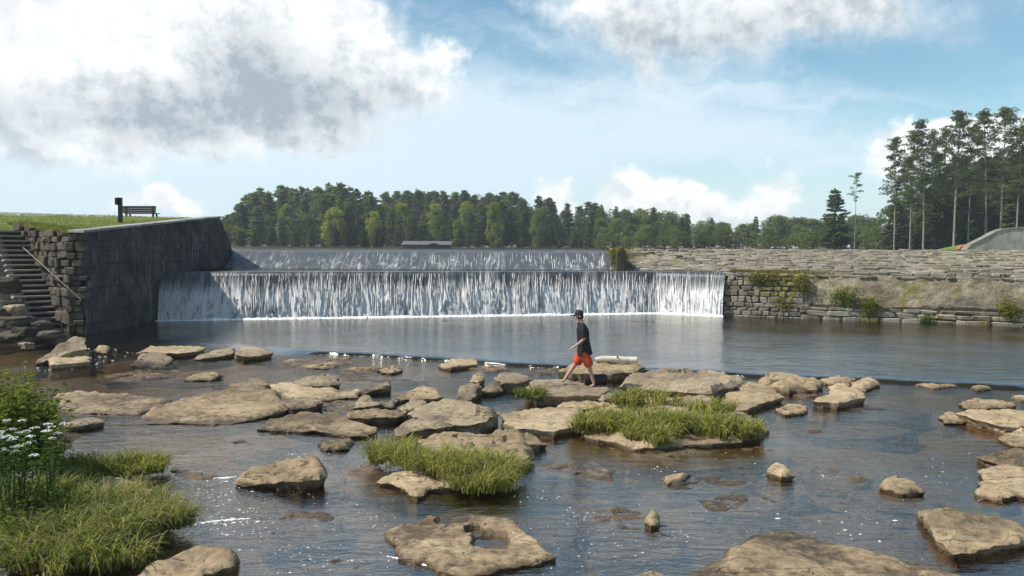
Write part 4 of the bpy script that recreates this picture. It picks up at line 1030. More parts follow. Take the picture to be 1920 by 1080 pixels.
# ------------------------------------------------------------------ sedge clumps, shrubs and flowers
def blades(name, label, mat, patches, n_, lr, wr, seed, lean=.55, ground=.0, category='grass'):
    """patches: (px, py, z, rx_m, ry_m) ellipses on which blades root; blades arch outwards"""
    r = random.Random(seed); v = []; f = []
    C = [at_z(px, py, z) for px, py, z, _, _ in patches]; area = [p[3]*p[4] for p in patches]
    org = C[0].copy(); org.z = 0
    tufts = []
    for _ in range(max(12, n_//34)):
        i = r.choices(range(len(patches)), area)[0]; px, py, z, rx, ry = patches[i]; a = r.uniform(0, 6.283); q = math.sqrt(r.random())
        tufts.append((i, rx*q*math.cos(a), ry*q*math.sin(a), q, r.uniform(.75, 1.2)))
    for _ in range(n_):
        i, x, y, q, ls = r.choice(tufts); px, py, z, rx, ry = patches[i]; x += r.gauss(0, .055); y += r.gauss(0, .055)
        bx_ = C[i].x+x; by_ = C[i].y+y
        L = r.uniform(*lr)*ls*(1.05-.2*q)
        # outward lean grows towards the rim, with wind towards +x
        dx = x/rx*lean*1.2+r.gauss(0, .5)+.12; dy = y/ry*lean*1.2+r.gauss(0, .5)
        dl = math.hypot(dx, dy); dirv = Vector((dx/dl, dy/dl, 0)); bend = min(1.5, .55+dl*.8)
        wd = r.uniform(*wr); side = Vector((-dirv.y, dirv.x, 0)); side = (side+Vector((r.gauss(0, .4), r.gauss(0, .4), 0))).normalized()
        p = Vector((bx_, by_, z-.02)); b0 = len(v); ns = 5; ang = .15*bend
        for s in range(ns+1):
            t = s/ns; ww = wd*(1-t**1.7)
            v.append(tuple(p-side*ww-org)); v.append(tuple(p+side*ww-org))
            p = p+(dirv*math.sin(ang)+Vector((0, 0, math.cos(ang))))*(L/ns); ang = min(2.2, ang+bend*.46*(.6+.8*t))
        for s in range(ns): f.append((b0+2*s, b0+2*s+1, b0+2*s+3, b0+2*s+2))
    o = obj(name, mesh(name, v, f, M[mat], True), None, org); tag(o, label, category); return o
blades('sedge_clump', 'yellow green arching sedge clump on the broad middle slab', 'grass', [(745, 858, .14, .42, .40), (800, 868, .18, .55, .36), (870, 880, .16, .6, .38), (930, 890, .12, .42, .40), (905, 915, .08, .36, .25)], 4200, (.28, .56), (.006, .012), 11)
blades('sedge_clump', 'largest yellow green sedge clump behind, around the low slab', 'grass', [(1120, 800, .12, .62, .45), (1200, 800, .16, .8, .55), (1290, 805, .14, .75, .5), (1210, 755, .2, .7, .5), (1360, 812, .12, .55, .4), (1410, 812, .10, .42, .35), (1330, 775, .16, .5, .35), (1230, 825, .10, .5, .3)], 6500, (.28, .58), (.008, .015), 12)
blades('grass_tuft', 'small tuft of grass on the rock the person walks along', 'grass_green', [(1003, 745, .16, .36, .26)], 480, (.28, .48), (.008, .014), 13)
blades('sedge_clump', 'big dark green sedge clump drooping beside the smooth boulder', 'grass_green', [(120, 1015, .12, .7, .55), (210, 1000, .14, .6, .5), (280, 985, .12, .45, .4), (170, 960, .14, .55, .4), (250, 950, .12, .4, .35), (90, 1060, .1, .5, .3), (200, 1050, .1, .5, .25)], 6000, (.32, .62), (.005, .0105), 14)
blades('sedge_clump', 'low yellow green sedge clump beyond the pale slab', 'grass', [(215, 882, .12, .62, .32), (270, 880, .10, .4, .3), (150, 890, .12, .45, .3)], 2400, (.25, .46), (.006, .011), 15)
blades('grass_fringe', 'sparse green grass along the foot of the leafy shrub', 'grass_green', [(20, 985, .15, .5, .5), (60, 930, .15, .5, .5), (10, 1040, .12, .4, .4), (120, 920, .12, .35, .3)], 2400, (.25, .5), (.004, .008), 16)
# small soil bank under the shrubs
def mound():
    c = at_z(-60, 900, 0.); P = []
    for i in range(40):
        row = []
        for j in range(60):
            x = c.x-3.2+5.4*i/39; y = c.y-3.6+9.5*j/59
            q = math.hypot((x-c.x+.6)/1.9, (y-c.y-.9)/4.3); row.append((x, y, -.35+.62*max(0, 1-q**1.6)+.05*fbm(x*2, y*2)))
        P.append(row)
    o = obj('river_bank', grid_mesh('river_bank', np.array(P), M['soil'])); tag(o, kind='structure')
mound()
def leafy(name, label, mat, stems, seed, leaf=(.035, .07), per=26, flower=False, category='shrub', stem_mat='bush_dark'):
    """stems: (px, py(base), z0, height, lean x, lean y, spread)"""
    r = random.Random(seed); sv = MB(); v = []; f = []; fv = []; ff = []
    root = empty(name); first = None
    for (px, py, z0, hh, lx, ly, spr) in stems:
        b0 = at_z(px, py, z0)
        if first is None: first = b0.copy(); root.location = first
        tip = b0+Vector((lx, ly, hh)); mid = b0.lerp(tip, .5)+Vector((r.gauss(0, .04), r.gauss(0, .04), 0))
        sv.tube([b0-first, mid-first, tip-first], [.008, .006, .003], 5, False)
        for k_ in range(per):
            t = .12+.88*(k_+r.random())/per; p = b0.lerp(mid, t*2) if t < .5 else mid.lerp(tip, t*2-1)
            a = r.uniform(0, 6.283); rad = spr*(1.05-t*.75)*r.uniform(.25, 1.); e = Vector((math.cos(a), math.sin(a), r.uniform(-.25, .55))).normalized()
            q = p+e*rad; L = r.uniform(*leaf); side = e.cross(Vector((0, 0, 1))).normalized(); side = (side*math.cos(.0)+Vector((0, 0, r.gauss(0, .35)))).normalized(); nrm = side.cross(e).normalized(); i0 = len(v)
            q -= first
            v += [tuple(q), tuple(q+e*L*.5+side*L*.27+nrm*L*.06), tuple(q+e*L-nrm*L*.18), tuple(q+e*L*.5-side*L*.27+nrm*L*.06)]
            f.append((i0, i0+1, i0+2, i0+3))
        if flower:
            for k_ in range(46):
                a = r.uniform(0, 6.283); q = .055*math.sqrt(r.random()); c = tip+Vector((q*math.cos(a), q*math.sin(a), .02+.015*math.cos(q*25)+r.uniform(-.004, .004)))-first; i0 = len(fv); s = r.uniform(.005, .009)
                nn = Vector((r.gauss(0, .4), r.gauss(0, .4), 1)).normalized(); ax = nn.orthogonal().normalized(); ay = nn.cross(ax)
                fv += [tuple(c+ax*s), tuple(c+ay*s), tuple(c-ax*s), tuple(c-ay*s), tuple(c-nn*s)]
                ff += [(i0, i0+1, i0+2, i0+3), (i0, i0+4, i0+1), (i0+1, i0+4, i0+2), (i0+2, i0+4, i0+3), (i0+3, i0+4, i0)]
    sv.build('stem', M[stem_mat], root); obj('foliage', mesh('foliage', v, f, M[mat]), root)
    if flower: obj('flower_heads', mesh('flower_heads', fv, ff, M['petal']), root)
    tag(root, label, category); return root
r_ = random.Random(21)
leafy('leafy_shrub', 'bushy green shrub on the bank beyond the white flowers', 'bush', [(r_.uniform(-70, 88), r_.uniform(850, 905), .2, r_.uniform(.95, 1.45)*(1.08-max(0, q_)*.35), r_.gauss(0, .16), r_.gauss(0, .2), r_.uniform(.16, .28)) for q_ in [r_.random() for _ in range(80)]], 22, (.07, .12), 80)
leafy('leafy_shrub', 'olive green lower growth at the right edge of the shrub', 'bush', [(r_.uniform(60, 112), r_.uniform(870, 900), .15, r_.uniform(.7, 1.1), r_.gauss(.05, .1), r_.gauss(0, .1), .14) for _ in range(16)], 27, (.04, .07), 50)
leafy('flowering_plant', 'tall plant with flat white flower heads on the bank', 'bush_dark', [(r_.uniform(5, 95), r_.uniform(955, 985), .2, r_.uniform(.8, 1.12), r_.gauss(0, .1), r_.gauss(0, .12), r_.uniform(.07, .12)) for _ in range(24)], 23, (.04, .075), 34, True, 'flower')
leafy('flowering_plant', 'shorter plant with white flower heads at the edge of the bank', 'bush_dark', [(r_.uniform(-45, 25), r_.uniform(965, 1000), .2, r_.uniform(.85, 1.1), r_.gauss(0, .08), r_.gauss(0, .1), .1) for _ in range(11)], 24, (.04, .07), 34, True, 'flower')
leafy('leafy_weeds', 'light green leafy weeds below the white flowers', 'bush', [(r_.uniform(-40, 130), r_.uniform(960, 1040), .12, r_.uniform(.2, .5), r_.gauss(.04, .12), r_.gauss(0, .1), r_.uniform(.08, .15)) for _ in range(60)], 25, (.045, .085), 22, category='weeds')
# weeds and moss on the retaining wall
def wall_plant(label, s, z, w_, h_, mat, n_, seed, name='wall_plant'):
    r = random.Random(seed); v = []; f = []; c = L2+exr*s+nir*(.10+.16*z); c.z = z
    for _ in range(n_):
        p = exr*(r.gauss(0, .38)*w_)+Vector((0, 0, r.gauss(0, .38)*h_))-nir*(abs(r.gauss(0, .14))+.02); L = r.uniform(.06, .16)
        e = (Vector((r.gauss(0, .5), r.gauss(0, .3), r.gauss(.25, .5)))-nir*.5).normalized(); side = e.orthogonal().normalized(); side = (Matrix.Rotation(r.uniform(0, 6.28), 3, e) @ side); i0 = len(v)
        v += [tuple(p), tuple(p+e*L*.5+side*L*.22), tuple(p+e*L), tuple(p+e*L*.5-side*L*.22)]; f.append((i0, i0+1, i0+2, i0+3))
    o = empty(name, tuple(c)); tag(o, label, 'plant'); sm = MB()
    for _ in range(14): sm.tube([(nir*.1), (exr*r.gauss(0, .2)*w_-nir*.1+Vector((0, 0, r.gauss(.05, .2)*h_))), (exr*r.gauss(0, .4)*w_-nir*.15+Vector((0, 0, r.gauss(.1, .35)*h_)))], [.012, .008, .004], 4, False)
    sm.build('stems', M['bark'], o); obj('foliage', mesh('foliage', v, f, M[mat]), o); return o
def s_at(px, py):
    d = ray(px, py); c0 = Vector((0, 0, CAMZ)); p0 = L2+nir*.3; t = (p0-c0).dot(nir)/d.dot(nir); q = c0+d*t; return (q-L2).dot(exr), q.z
for px, py, w_, h_, mt, n_, lb in [(1580, 556, .9, .75, 'bush', 900, 'dry olive shrub growing from the middle of the mossy wall'), (1632, 574, .55, .6, 'leaf_yellow', 700, 'bright yellow green bush near the foot of the mossy wall'),
                                   (1890, 580, .55, .65, 'leaf_yellow', 700, 'bright green bush on the far bare stretch of the wall'), (1735, 600, .4, .35, 'bush_dark', 300, 'small dark green weed at the waterline of the wall'),
                                   (1505, 535, .55, .75, 'straw', 900, 'hanging mat of yellow moss and weeds on the wall'), (1425, 520, .9, .28, 'straw', 700, 'yellow moss fringe hanging over the wall top'), (1470, 570, .5, .5, 'straw', 300, 'thin straw coloured weeds hanging down the wall')]:
    s_, z_ = s_at(px, py); wall_plant(lb, s_, z_, w_, h_, mt, n_, px)
def fringe():
    r = random.Random(77); v = []; f = []
    for _ in range(2600):
        s = abs(r.gauss(0, 2.6))+.2; p = L2+exr*s+nir*(.55+r.random()*.9); p.z = LEDGE+.04+.1*r.random(); e = Vector((r.gauss(0, .4), r.gauss(0, .4), 1)).normalized(); L = r.uniform(.06, .2); side = e.orthogonal().normalized()*.012; i0 = len(v)
        v += [tuple(p-side), tuple(p+side), tuple(p+e*L)]; f.append((i0, i0+1, i0+2))
    for _ in range(900):
        p = Vector((UX1+.3+r.gauss(0, .35), BK+r.uniform(-.6, 3), LEDGE+.1+r.uniform(0, 1.1))); e = Vector((r.gauss(0, .5), r.gauss(-.2, .4), 1)).normalized(); L = r.uniform(.1, .3); side = e.orthogonal().normalized()*.03; i0 = len(v)
        v += [tuple(p-side), tuple(p+side), tuple(p+e*L)]; f.append((i0, i0+1, i0+2))
    o = obj('dry_grass', mesh('dry_grass', v, f, M['straw'])); tag(o, 'dry grass along the lower edge of the slab apron', 'grass', kind='stuff')
fringe()
def lawn_edge():
    """short grass over the wall tops and across the embankment"""
    r = random.Random(5); v = []; f = []
    def bl(p, L, w0, e):
        side = Vector((1, .2, 0))*w0; i0 = len(v); v.extend([tuple(p-side), tuple(p+side), tuple(p+e*L)]); f.append((i0, i0+1, i0+2))
    for _ in range(9000):
        s = r.uniform(0, 9); p = S0+SD*s+inn*r.uniform(-.05, .8); p.z = hill_z(p.x, p.y+.3)-.05; e = Vector((r.gauss(0, .4), r.gauss(-.25, .4), .8)).normalized(); bl(p, r.uniform(.06, .24), .012, e)
    for _ in range(26000):
        x = WX-.6-r.random()**1.3*24; y = WY0+1+max(0, min(6.4, (WX-x)))+r.random()**1.2*20; e = Vector((r.gauss(0, .4), r.gauss(0, .4), 1)).normalized(); bl(Vector((x, y, hill_z(x, y)-.01)), r.uniform(.03, .09), .012, e)
    o = obj('lawn_grass', mesh('lawn_grass', v, f, M['grass_green'])); tag(o, 'short lawn grass covering the embankment', 'grass', kind='stuff')
lawn_edge()

# ------------------------------------------------------------------ bench, post, logs
def ground_hit(px, py):
    d = ray(px, py); t = 32.
    while t < 80:
        p = Vector((0, 0, CAMZ))+d*t
        if p.z < hill_z(p.x, p.y): return p
        t += .05
    return p
pp = ground_hit(226, 417); pp.z = hill_z(pp.x, pp.y)-.1
sp = empty('sign_post', tuple(pp)); tag(sp, 'dark wooden post with a small box sign on the embankment', 'post')
sc_ = pp.y/FPX
b = MB(); b.box((0, 0, .62), (3.3*sc_, .07, .66)); b.build('post', M['black'], sp)
b = MB(); b.box((-4.5*sc_, 0, 1.10), (2.6*sc_, .16, .17)); b.build('sign_board', M['black'], sp)
by_ = 49.5; bc = at_y(262, 402, by_); bc.z = hill_z(bc.x, bc.y)-.02
bench = empty('park_bench', tuple(bc)); bench.rotation_euler.z = R(-4); tag(bench, 'dark brown bench on the crest of the grass embankment', 'bench')  # backlit darkness of the bench is put into its wood colours
zt = at_y(262, 386, by_).z-bc.z
for k_ in range(3):
    b = MB(); b.box((0, -.02-.02*k_, zt-.075-.145*k_), (1.05, .025, .066)); b.build('back_slat', M['darkwood'], bench)
for k_ in range(3):
    b = MB(); b.box((0, .12+.15*k_, zt-.46), (1.05, .065, .022)); b.build('seat_slat', M['darkwood'], bench)
for s in (-1, 1):
    b = MB(); b.box((s*.85, .0, (zt-.05)/2-.1), (.045, .045, (zt-.05)/2+.1)); b.build('leg', M['black'], bench)
    b = MB(); b.box((s*.85, .42, (zt-.48)/2-.1), (.04, .04, (zt-.48)/2+.1)); b.build('leg', M['black'], bench)
# bleached log
la = at_z(1116, 676, .30); lb_ = at_z(1194, 677, .30); la.z = .335; lb_.z = .335
log = empty('driftwood_log', tuple(la)); tag(log, 'bleached white driftwood log lying behind the person', 'log')
b = MB(); d_ = lb_-la; b.tube([d_*t+Vector((0, 0, .012*math.sin(t*5))) for t in np.linspace(0, 1, 9)], [.055, .085, .09, .092, .09, .093, .095, .096, .1], 14, True); lt = b.build('trunk', M['bleached'], log, True, 50)
b = MB(); ex = d_.normalized(); b.tube([d_-ex*.02, d_+ex*.012], .088, 14); b.build('cut_end', M['wetlog'], lt)
b = MB(); b.tube([d_*.52+Vector((0, -.05, .06)), d_*.53+Vector((0, -.10, .11))], [.022, .016], 8); b.build('knot', M['wetlog'], lt)
la = at_z(1100, 727, .29); lb_ = at_z(1141, 727, .29); la.z = lb_.z = .40; la.y += .45; lb_.y += .45
log = empty('log_stump', tuple(la)); tag(log, 'short dark wet log lying behind the walking feet', 'log')
d_ = lb_-la; b = MB(); b.tube([d_*t for t in np.linspace(0, 1, 6)], [.125, .135, .13, .132, .13, .12], 14); lt = b.build('trunk', M['wetlog'], log, True, 50)
b = MB(); ex = d_.normalized(); b.tube([-ex*.012, ex*.02], .11, 14); b.build('cut_end', M['darkwood'], lt)

# ------------------------------------------------------------------ the person, walking towards -X
def skin_mesh(name, verts, edges, radii, mat, root=0, sub=2):
    me = bpy.data.meshes.new(name); me.from_pydata(verts, edges, []); o = bpy.data.objects.new(name, me); COL.objects.link(o)
    md = o.modifiers.new('skin', 'SKIN'); md.use_smooth_shade = True
    for i, d in enumerate(me.skin_vertices[0].data):
        d.radius = radii[i] if isinstance(radii[i], tuple) else (radii[i], radii[i]); d.use_root = (i == root)
    ms = o.modifiers.new('sub', 'SUBSURF'); ms.levels = sub; ms.render_levels = sub
    dg = bpy.context.evaluated_depsgraph_get(); me2 = bpy.data.meshes.new_from_object(o.evaluated_get(dg)); bpy.data.objects.remove(o)
    me2.materials.clear(); me2.materials.append(mat); me2.polygons.foreach_set('use_smooth', [True]*len(me2.polygons)); me2.name = name
    return me2
PB = at_z(1092, 721, .29); PS = PB.y/FPX
person = empty('person', tuple(PB)); tag(person, 'person in black shirt, red shorts and cap walking over the rocks', 'person')
def J(px, py, y=0.): return ((px-1092)*PS, y, (721-py)*PS)
near, far = -.11, .11
hip = J(1093, 660); chest = J(1092, 622); neck = J(1088.5, 603.5); headc = J(1084.5, 592); 
V = [hip, J(1093, 645), chest, J(1090, 609), neck, J(1086.5, 597), J(1084, 591), J(1084.5, 584),     # 0-7 spine, head
     J(1091, 610, near*1.55), J(1094, 632, near*1.9), J(1078, 645, near*2.0), J(1073, 648, near*1.9),       # 8-11 near arm forward
     J(1091, 610, far*1.55), J(1099, 631, far*1.9), J(1101, 648, far*1.9), J(1100, 653, far*1.9),          # 12-15 far arm back
     J(1095, 664, near), J(1104, 686, near), J(1113, 717.5, near), J(1112, 721.5, near), J(1104, 723, near),      # 16-20 near leg behind
     J(1091, 664, far), J(1077, 686, far), J(1060, 711, far), J(1058, 715.5, far), J(1051, 716, far)]        # 21-25 far leg in front
E = [(0, 1), (1, 2), (2, 3), (3, 4), (4, 5), (5, 6), (6, 7), (3, 8), (8, 9), (9, 10), (10, 11), (3, 12), (12, 13), (13, 14), (14, 15), (0, 16), (16, 17), (17, 18), (18, 19), (19, 20), (0, 21), (21, 22), (22, 23), (23, 24), (24, 25)]
RAD = [.11, .11, .105, .075, .056, .066, .088, .075, .055, .042, .027, .030, .055, .042, .027, .030, .09, .056, .036, .034, .028, .09, .056, .036, .034, .028]
RAD = [(r1*1.0, r1*1.05) for r1 in RAD]
# toes and fingers of the two hands
def hand(wr, d, sgn):
    w0 = Vector(V[wr]); dn = Vector(d).normalized(); sd_ = Vector((0, 1, 0)); upn = dn.cross(sd_)
    for k_, (o_, L) in enumerate(((-.030, .070), (-.010, .082), (.010, .078), (.030, .062))):
        a = w0+dn*.035+sd_*o_; b_ = a+dn*L*.55; c = b_+(dn*.6+Vector((0, 0, -.8))).normalized()*L*.5; i0 = len(V)
        V.extend([tuple(a), tuple(b_), tuple(c)]); E.extend([(wr, i0), (i0, i0+1), (i0+1, i0+2)]); RAD.extend([(.011, .011), (.0095, .0095), (.008, .008)])
    a = w0+dn*.01+sd_*(-.035*sgn); b_ = a+dn*.035+sd_*(-.02*sgn)+Vector((0, 0, -.015)); i0 = len(V); V.extend([tuple(a), tuple(b_)]); E.extend([(wr, i0), (i0, i0+1)]); RAD.extend([(.012, .012), (.009, .009)])
hand(11, (-.85, 0, -.45), 1); hand(15, (-.25, 0, -1), -1)
body = obj('body', skin_mesh('body', V, E, RAD, M['skin']), person)
# face: nose, ears
b = MB(); hx_, hz_ = J(1084, 592)[0], J(1084, 592)[2]
b.tube([(hx_-.088, 0, hz_+.02), (hx_-.118, 0, hz_-.012), (hx_-.092, 0, hz_-.02)], [.010, .017, .012], 8); b.build('nose', M['skin'], body, True)
for s in (-1, 1):
    b = MB(); b.tube([(hx_+.012, s*.080, hz_+.03), (hx_+.022, s*.094, hz_+.005), (hx_+.008, s*.084, hz_-.025)], [.010, .018, .009], 8); b.build('ear', M['skin'], body, True)
    b = MB(); b.tube([(hx_-.086, s*.034-.008, hz_+.018), (hx_-.089, s*.034+.008, hz_+.018)], .008, 6); b.build('eye', M['hair'], body, True)
b = MB(); b.tube([(hx_-.093, -.022, hz_-.045), (hx_-.097, 0, hz_-.044), (hx_-.093, .022, hz_-.045)], [.004, .006, .004], 6); b.build('mouth', M['darkwood'], body, True)
def lathe_ellip(cx_, cz_, rx, ry, rz, z_lo, n_=20, m_=10):
    v = []; f = []
    for j in range(m_+1):
        t = z_lo+(1-z_lo)*j/m_; rr = math.sqrt(max(0, 1-t*t))
        for i in range(n_):
            a = 2*math.pi*i/n_; v.append((cx_+rx*rr*math.cos(a), ry*rr*math.sin(a), cz_+rz*t))
    for j in range(m_):
        for i in range(n_): f.append((j*n_+i, j*n_+(i+1) % n_, (j+1)*n_+(i+1) % n_, (j+1)*n_+i))
    return v, f
v, f = lathe_ellip(hx_+.006, hz_+.035, .107, .098, .125, 0.05)
# brim
b0 = len(v)
for i in range(9):
    a = math.pi*(.72+.56*i/8); q = Vector((math.cos(a), math.sin(a), 0)); v += [(hx_+.006+q.x*.10, q.y*.092, hz_+.048), (hx_-.02+q.x*.185, q.y*.10, hz_+.030), (hx_-.02+q.x*.18, q.y*.10, hz_+.018), (hx_+.006+q.x*.10, q.y*.092, hz_+.034)]
for i in range(8):
    for k_ in range(4): f.append((b0+4*i+k_, b0+4*i+(k_+1) % 4, b0+4*i+4+(k_+1) % 4, b0+4*i+4+k_))
obj('cap', mesh('cap', v, f, M['cap'], True, 45), person)
v, f = lathe_ellip(hx_+.028, hz_-.005, .082, .09, .085, -.75); obj('hair', mesh('hair', v, f, M['hair'], True), person)
# shirt: torso with short sleeves, loose at the hem
def loft(sections, n_=24, fold=.0):
    v = []; f = []
    for q, (px, py, rx, ry) in enumerate(sections):
        c = J(px, py)
        for i in range(n_):
            a = 2*math.pi*i/n_; w_ = 1+fold*fbm(math.cos(a)*1.6+q*.12, math.sin(a)*1.6, q*.55, 3)*min(1, q/3)
            v.append((c[0]+rx*w_*math.cos(a), ry*w_*math.sin(a), c[2]+.02*math.cos(a)*(q == len(sections)-1)))
    for q in range(len(sections)-1):
        for i in range(n_): f.append((q*n_+i, q*n_+(i+1) % n_, (q+1)*n_+(i+1) % n_, (q+1)*n_+i))
    return v, f
sh = MB(); sh.add(*loft([(1087.6, 603.0, .060, .066), (1088.2, 604.6, .078, .11), (1089.3, 607, .098, .165), (1090.4, 610.5, .115, .195), (1091.2, 616, .130, .200), (1091.8, 623, .140, .195), (1092.4, 631, .146, .19), (1093.2, 640, .155, .19), (1094.4, 650, .165, .195), (1095.4, 657, .172, .20), (1096.2, 664, .178, .205)], 28, .16))
for s_, ex_ in ((-1, 1093.6), (1, 1096.5)):
    sh.tube([J(1090.2, 608.5, s_*.13), J(1090.8, 611.5, s_*.18), J(1092, 619, s_*.205), J(ex_, 629.5, s_*.215)], [.06, .078, .078, .074], 14, False)
sh.build('shirt', M['shirt'], person, True)
QV = [J(1094, 650), J(1094, 660), J(1097, 667, near*.95), J(1105, 687, near*1.05), J(1090, 667, far*.95), J(1079, 685, far*1.05)]
QE = [(0, 1), (1, 2), (2, 3), (1, 4), (4, 5)]
obj('shorts', skin_mesh('shorts', QV, QE, [(.16, .175), (.165, .175), (.132, .132), (.115, .115), (.132, .132), (.115, .115)], M['shorts'], 1), person)

# ------------------------------------------------------------------ trees
def quads_to_mesh(name, v, f, mat): return mesh(name, v, f, mat)
def spray(v, f, p, e, L, wd, r, up=.3):
    """one small foliage card: a bent diamond"""
    side = e.cross(Vector((r.gauss(0, .5), r.gauss(0, .5), 1))).normalized(); nn = side.cross(e); i0 = len(v)
    v += [tuple(p), tuple(p+e*L*.5+side*wd+nn*L*.1), tuple(p+e*L), tuple(p+e*L*.5-side*wd+nn*L*.1)]; f.append((i0, i0+1, i0+2, i0+3))
def conifer(seed, h=17., rad=3.2, bare=.03, mat='pine', whorls=34, power=.75, gap=.07, top_narrow=True, card=1.0):
    r = random.Random(seed); v = []; f = []; tb = MB()
    bend = [Vector((r.gauss(0, .12), r.gauss(0, .12), 0)) for _ in range(3)]
    def ax(t): return Vector((0, 0, h*t))+bend[0]*math.sin(t*2)+bend[1]*math.sin(t*5)*.5
    tb.tube([ax(t) for t in np.linspace(0, .97, 9)], [.02*h*(1-.93*t)*.8 for t in np.linspace(0, .97, 9)], 7, False)
    for i in range(whorls):
        t = bare+(1-bare)*((i+r.random()*.7)/whorls); q = (t-bare)/(1-bare)
        Lmax = rad*((1-q)**power)*(.55+.45*min(1, q*6))+.25
        if r.random() < gap: continue
        nb = r.randint(4, 7); a0 = r.uniform(0, 6.28)
        for k_ in range(nb):
            a = a0+6.283*k_/nb+r.gauss(0, .2); L = Lmax*r.uniform(.6, 1.12)*(1+.25*math.sin(a*2+seed)); rise = r.uniform(-.1, .22)+.35*q
            d = Vector((math.cos(a), math.sin(a), rise)).normalized(); p0 = ax(t)
            if k_ % 2 == 0: tb.tube([p0, p0+d*L*.85], [.03+.05*(1-q), .01], 3, False)
            n_ = max(3, int(L*4.2))
            for s in range(n_):
                u = (.25+.75*(s+r.random())/n_); p = p0+d*L*u+Vector((0, 0, -.10*L*u*u))
                for sg in range(3):
                    e = (d*r.uniform(.3, 1.)+Vector((-d.y, d.x, 0))*r.gauss(0, .75)+Vector((0, 0, r.uniform(-.1, .45)))).normalized(); spray(v, f, p+Vector((r.gauss(0, .1), r.gauss(0, .1), r.gauss(0, .07))), e, card*r.uniform(.6, 1.2)*(.6+.4*min(1, L)), card*.26, r)
    for s in range(14): spray(v, f, ax(.93+.07*r.random()), Vector((r.gauss(0, .5), r.gauss(0, .5), 1)).normalized(), card, card*.16, r)
    return tb, v, f, mat, 'bark'
def tall_pine(seed, h=24., rad=3.0, bare=.5, mat='tallpine', clumps=46, trunk_r=.19, dead=5):
    r = random.Random(seed); v = []; f = []; tb = MB(); lean = Vector((r.gauss(0, .5), r.gauss(0, .5), 0))
    def ax(t): return Vector((0, 0, h*t))+lean*t*t
    tb.tube([ax(t) for t in np.linspace(0, .98, 10)], [trunk_r*(1-.85*t) for t in np.linspace(0, .98, 10)], 8, False)
    for i in range(clumps):
        q = (i+r.random())/clumps; t = bare+(1-bare)*q; a = r.uniform(0, 6.283)
        L = rad*(.45+.55*math.sin(math.pi*min(1, .25+q*.75))**.8)*r.uniform(.45, 1.1)*(1 if q < .85 else .7); d = Vector((math.cos(a), math.sin(a), r.uniform(-.05, .35)+.3*q)).normalized(); p0 = ax(t)
        tb.tube([p0, p0+d*L], [.05, .015], 3, False)
        for c in range(r.randint(2, 4)):
            cc = p0+d*L*(.45+.6*c/3)+Vector((r.gauss(0, .2), r.gauss(0, .2), r.gauss(.1, .1)))
            for s in range(26):
                e = Vector((r.gauss(0, 1), r.gauss(0, 1), r.gauss(.35, .45))).normalized(); spray(v, f, cc+Vector((e.x*.3, e.y*.3, e.z*.14)), e, r.uniform(.35, .62), .082, r)
    for i in range(dead):
        t = r.uniform(.25, bare); a = r.uniform(0, 6.283); tb.tube([ax(t), ax(t)+Vector((math.cos(a), math.sin(a), r.uniform(-.2, .2)))*r.uniform(.5, 1.6)], [.025, .008], 3, False)
    for s in range(60): spray(v, f, ax(.95+.05*r.random())+Vector((r.gauss(0, .25), r.gauss(0, .25), 0)), Vector((r.gauss(0, .7), r.gauss(0, .7), .8)).normalized(), .5, .09, r)
    return tb, v, f, mat, 'palebark'
def broadleaf(seed, h=13., rad=4.2, bare=.1, mat='leaf', clumps=52, per=70, card=.62):
    r = random.Random(seed); v = []; f = []; tb = MB()
    tb.tube([(0, 0, 0), (r.gauss(0, .2), r.gauss(0, .2), h*.35), (r.gauss(0, .4), r.gauss(0, .4), h*.75)], [.022*h, .016*h, .005*h], 7, False)
    for i in range(clumps):
        a = r.uniform(0, 6.283); q = r.random(); zz = bare+(1-bare)*q; env = math.sin(math.pi*min(1, .18+q*.80))**.6
        rr = rad*env*math.sqrt(r.uniform(.15, 1.)); c = Vector((rr*math.cos(a), rr*math.sin(a), h*(zz*.93)+r.gauss(0, .2))); cr = r.uniform(.8, 1.5)*h/13
        if i % 2 == 0: tb.tube([(0, 0, h*max(.2, zz*.6)), c*.6+Vector((0, 0, h*zz*.36)), c], [.09, .05, .02], 4, False)
        for s in range(per):
            e = Vector((r.gauss(0, 1), r.gauss(0, 1), r.gauss(.1, .8))).normalized(); p = c+Vector((e.x*cr, e.y*cr, e.z*cr*.6))*r.uniform(.6, 1.); o_ = (e+Vector((r.gauss(0, .7), r.gauss(0, .7), r.gauss(-.2, .6)))).normalized()
            spray(v, f, p, o_, card*r.uniform(.6, 1.25), card*.3, r)
    return tb, v, f, mat, 'bark'
def proto(t):
    tb, v, f, mat, bark = t
    return mesh('trunk', tb.v, tb.f, M[bark], True), mesh('crown', v, f, M[mat])
PINES = [proto(conifer(100+i, h=17., rad=r1, power=pw, mat=mt)) for i, (r1, pw, mt) in enumerate([(3.3, .7, 'pine'), (2.8, .6, 'pine_blue'), (3.6, .8, 'pine'), (3.0, .55, 'pine'), (3.4, .62, 'pine_blue'), (2.7, .5, 'pine')])]
HIGHP = [proto(tall_pine(200+i, h=17., rad=2.6, bare=.22, mat='pine', clumps=64, trunk_r=.16)) for i in range(4)]
TALL = [proto(tall_pine(300+i, bare=b_, rad=r1, clumps=c_)) for i, (b_, r1, c_) in enumerate([(.38, 3.7, 60), (.46, 3.2, 52), (.52, 3.5, 46), (.34, 3.3, 62), (.44, 4.0, 54)])]
BROAD = [proto(broadleaf(400+i, mat='leaf')) for i in range(5)]
LIGHT = [proto(broadleaf(450+i, mat='leaf_light', rad=3.7, bare=.08)) for i in range(3)]
YELL = [proto(broadleaf(470, mat='leaf_yellow', rad=3.6, bare=.03))]
UNDER = [proto(broadleaf(480+i, mat='leaf', h=13, rad=5., bare=.0, clumps=40)) for i in range(2)]
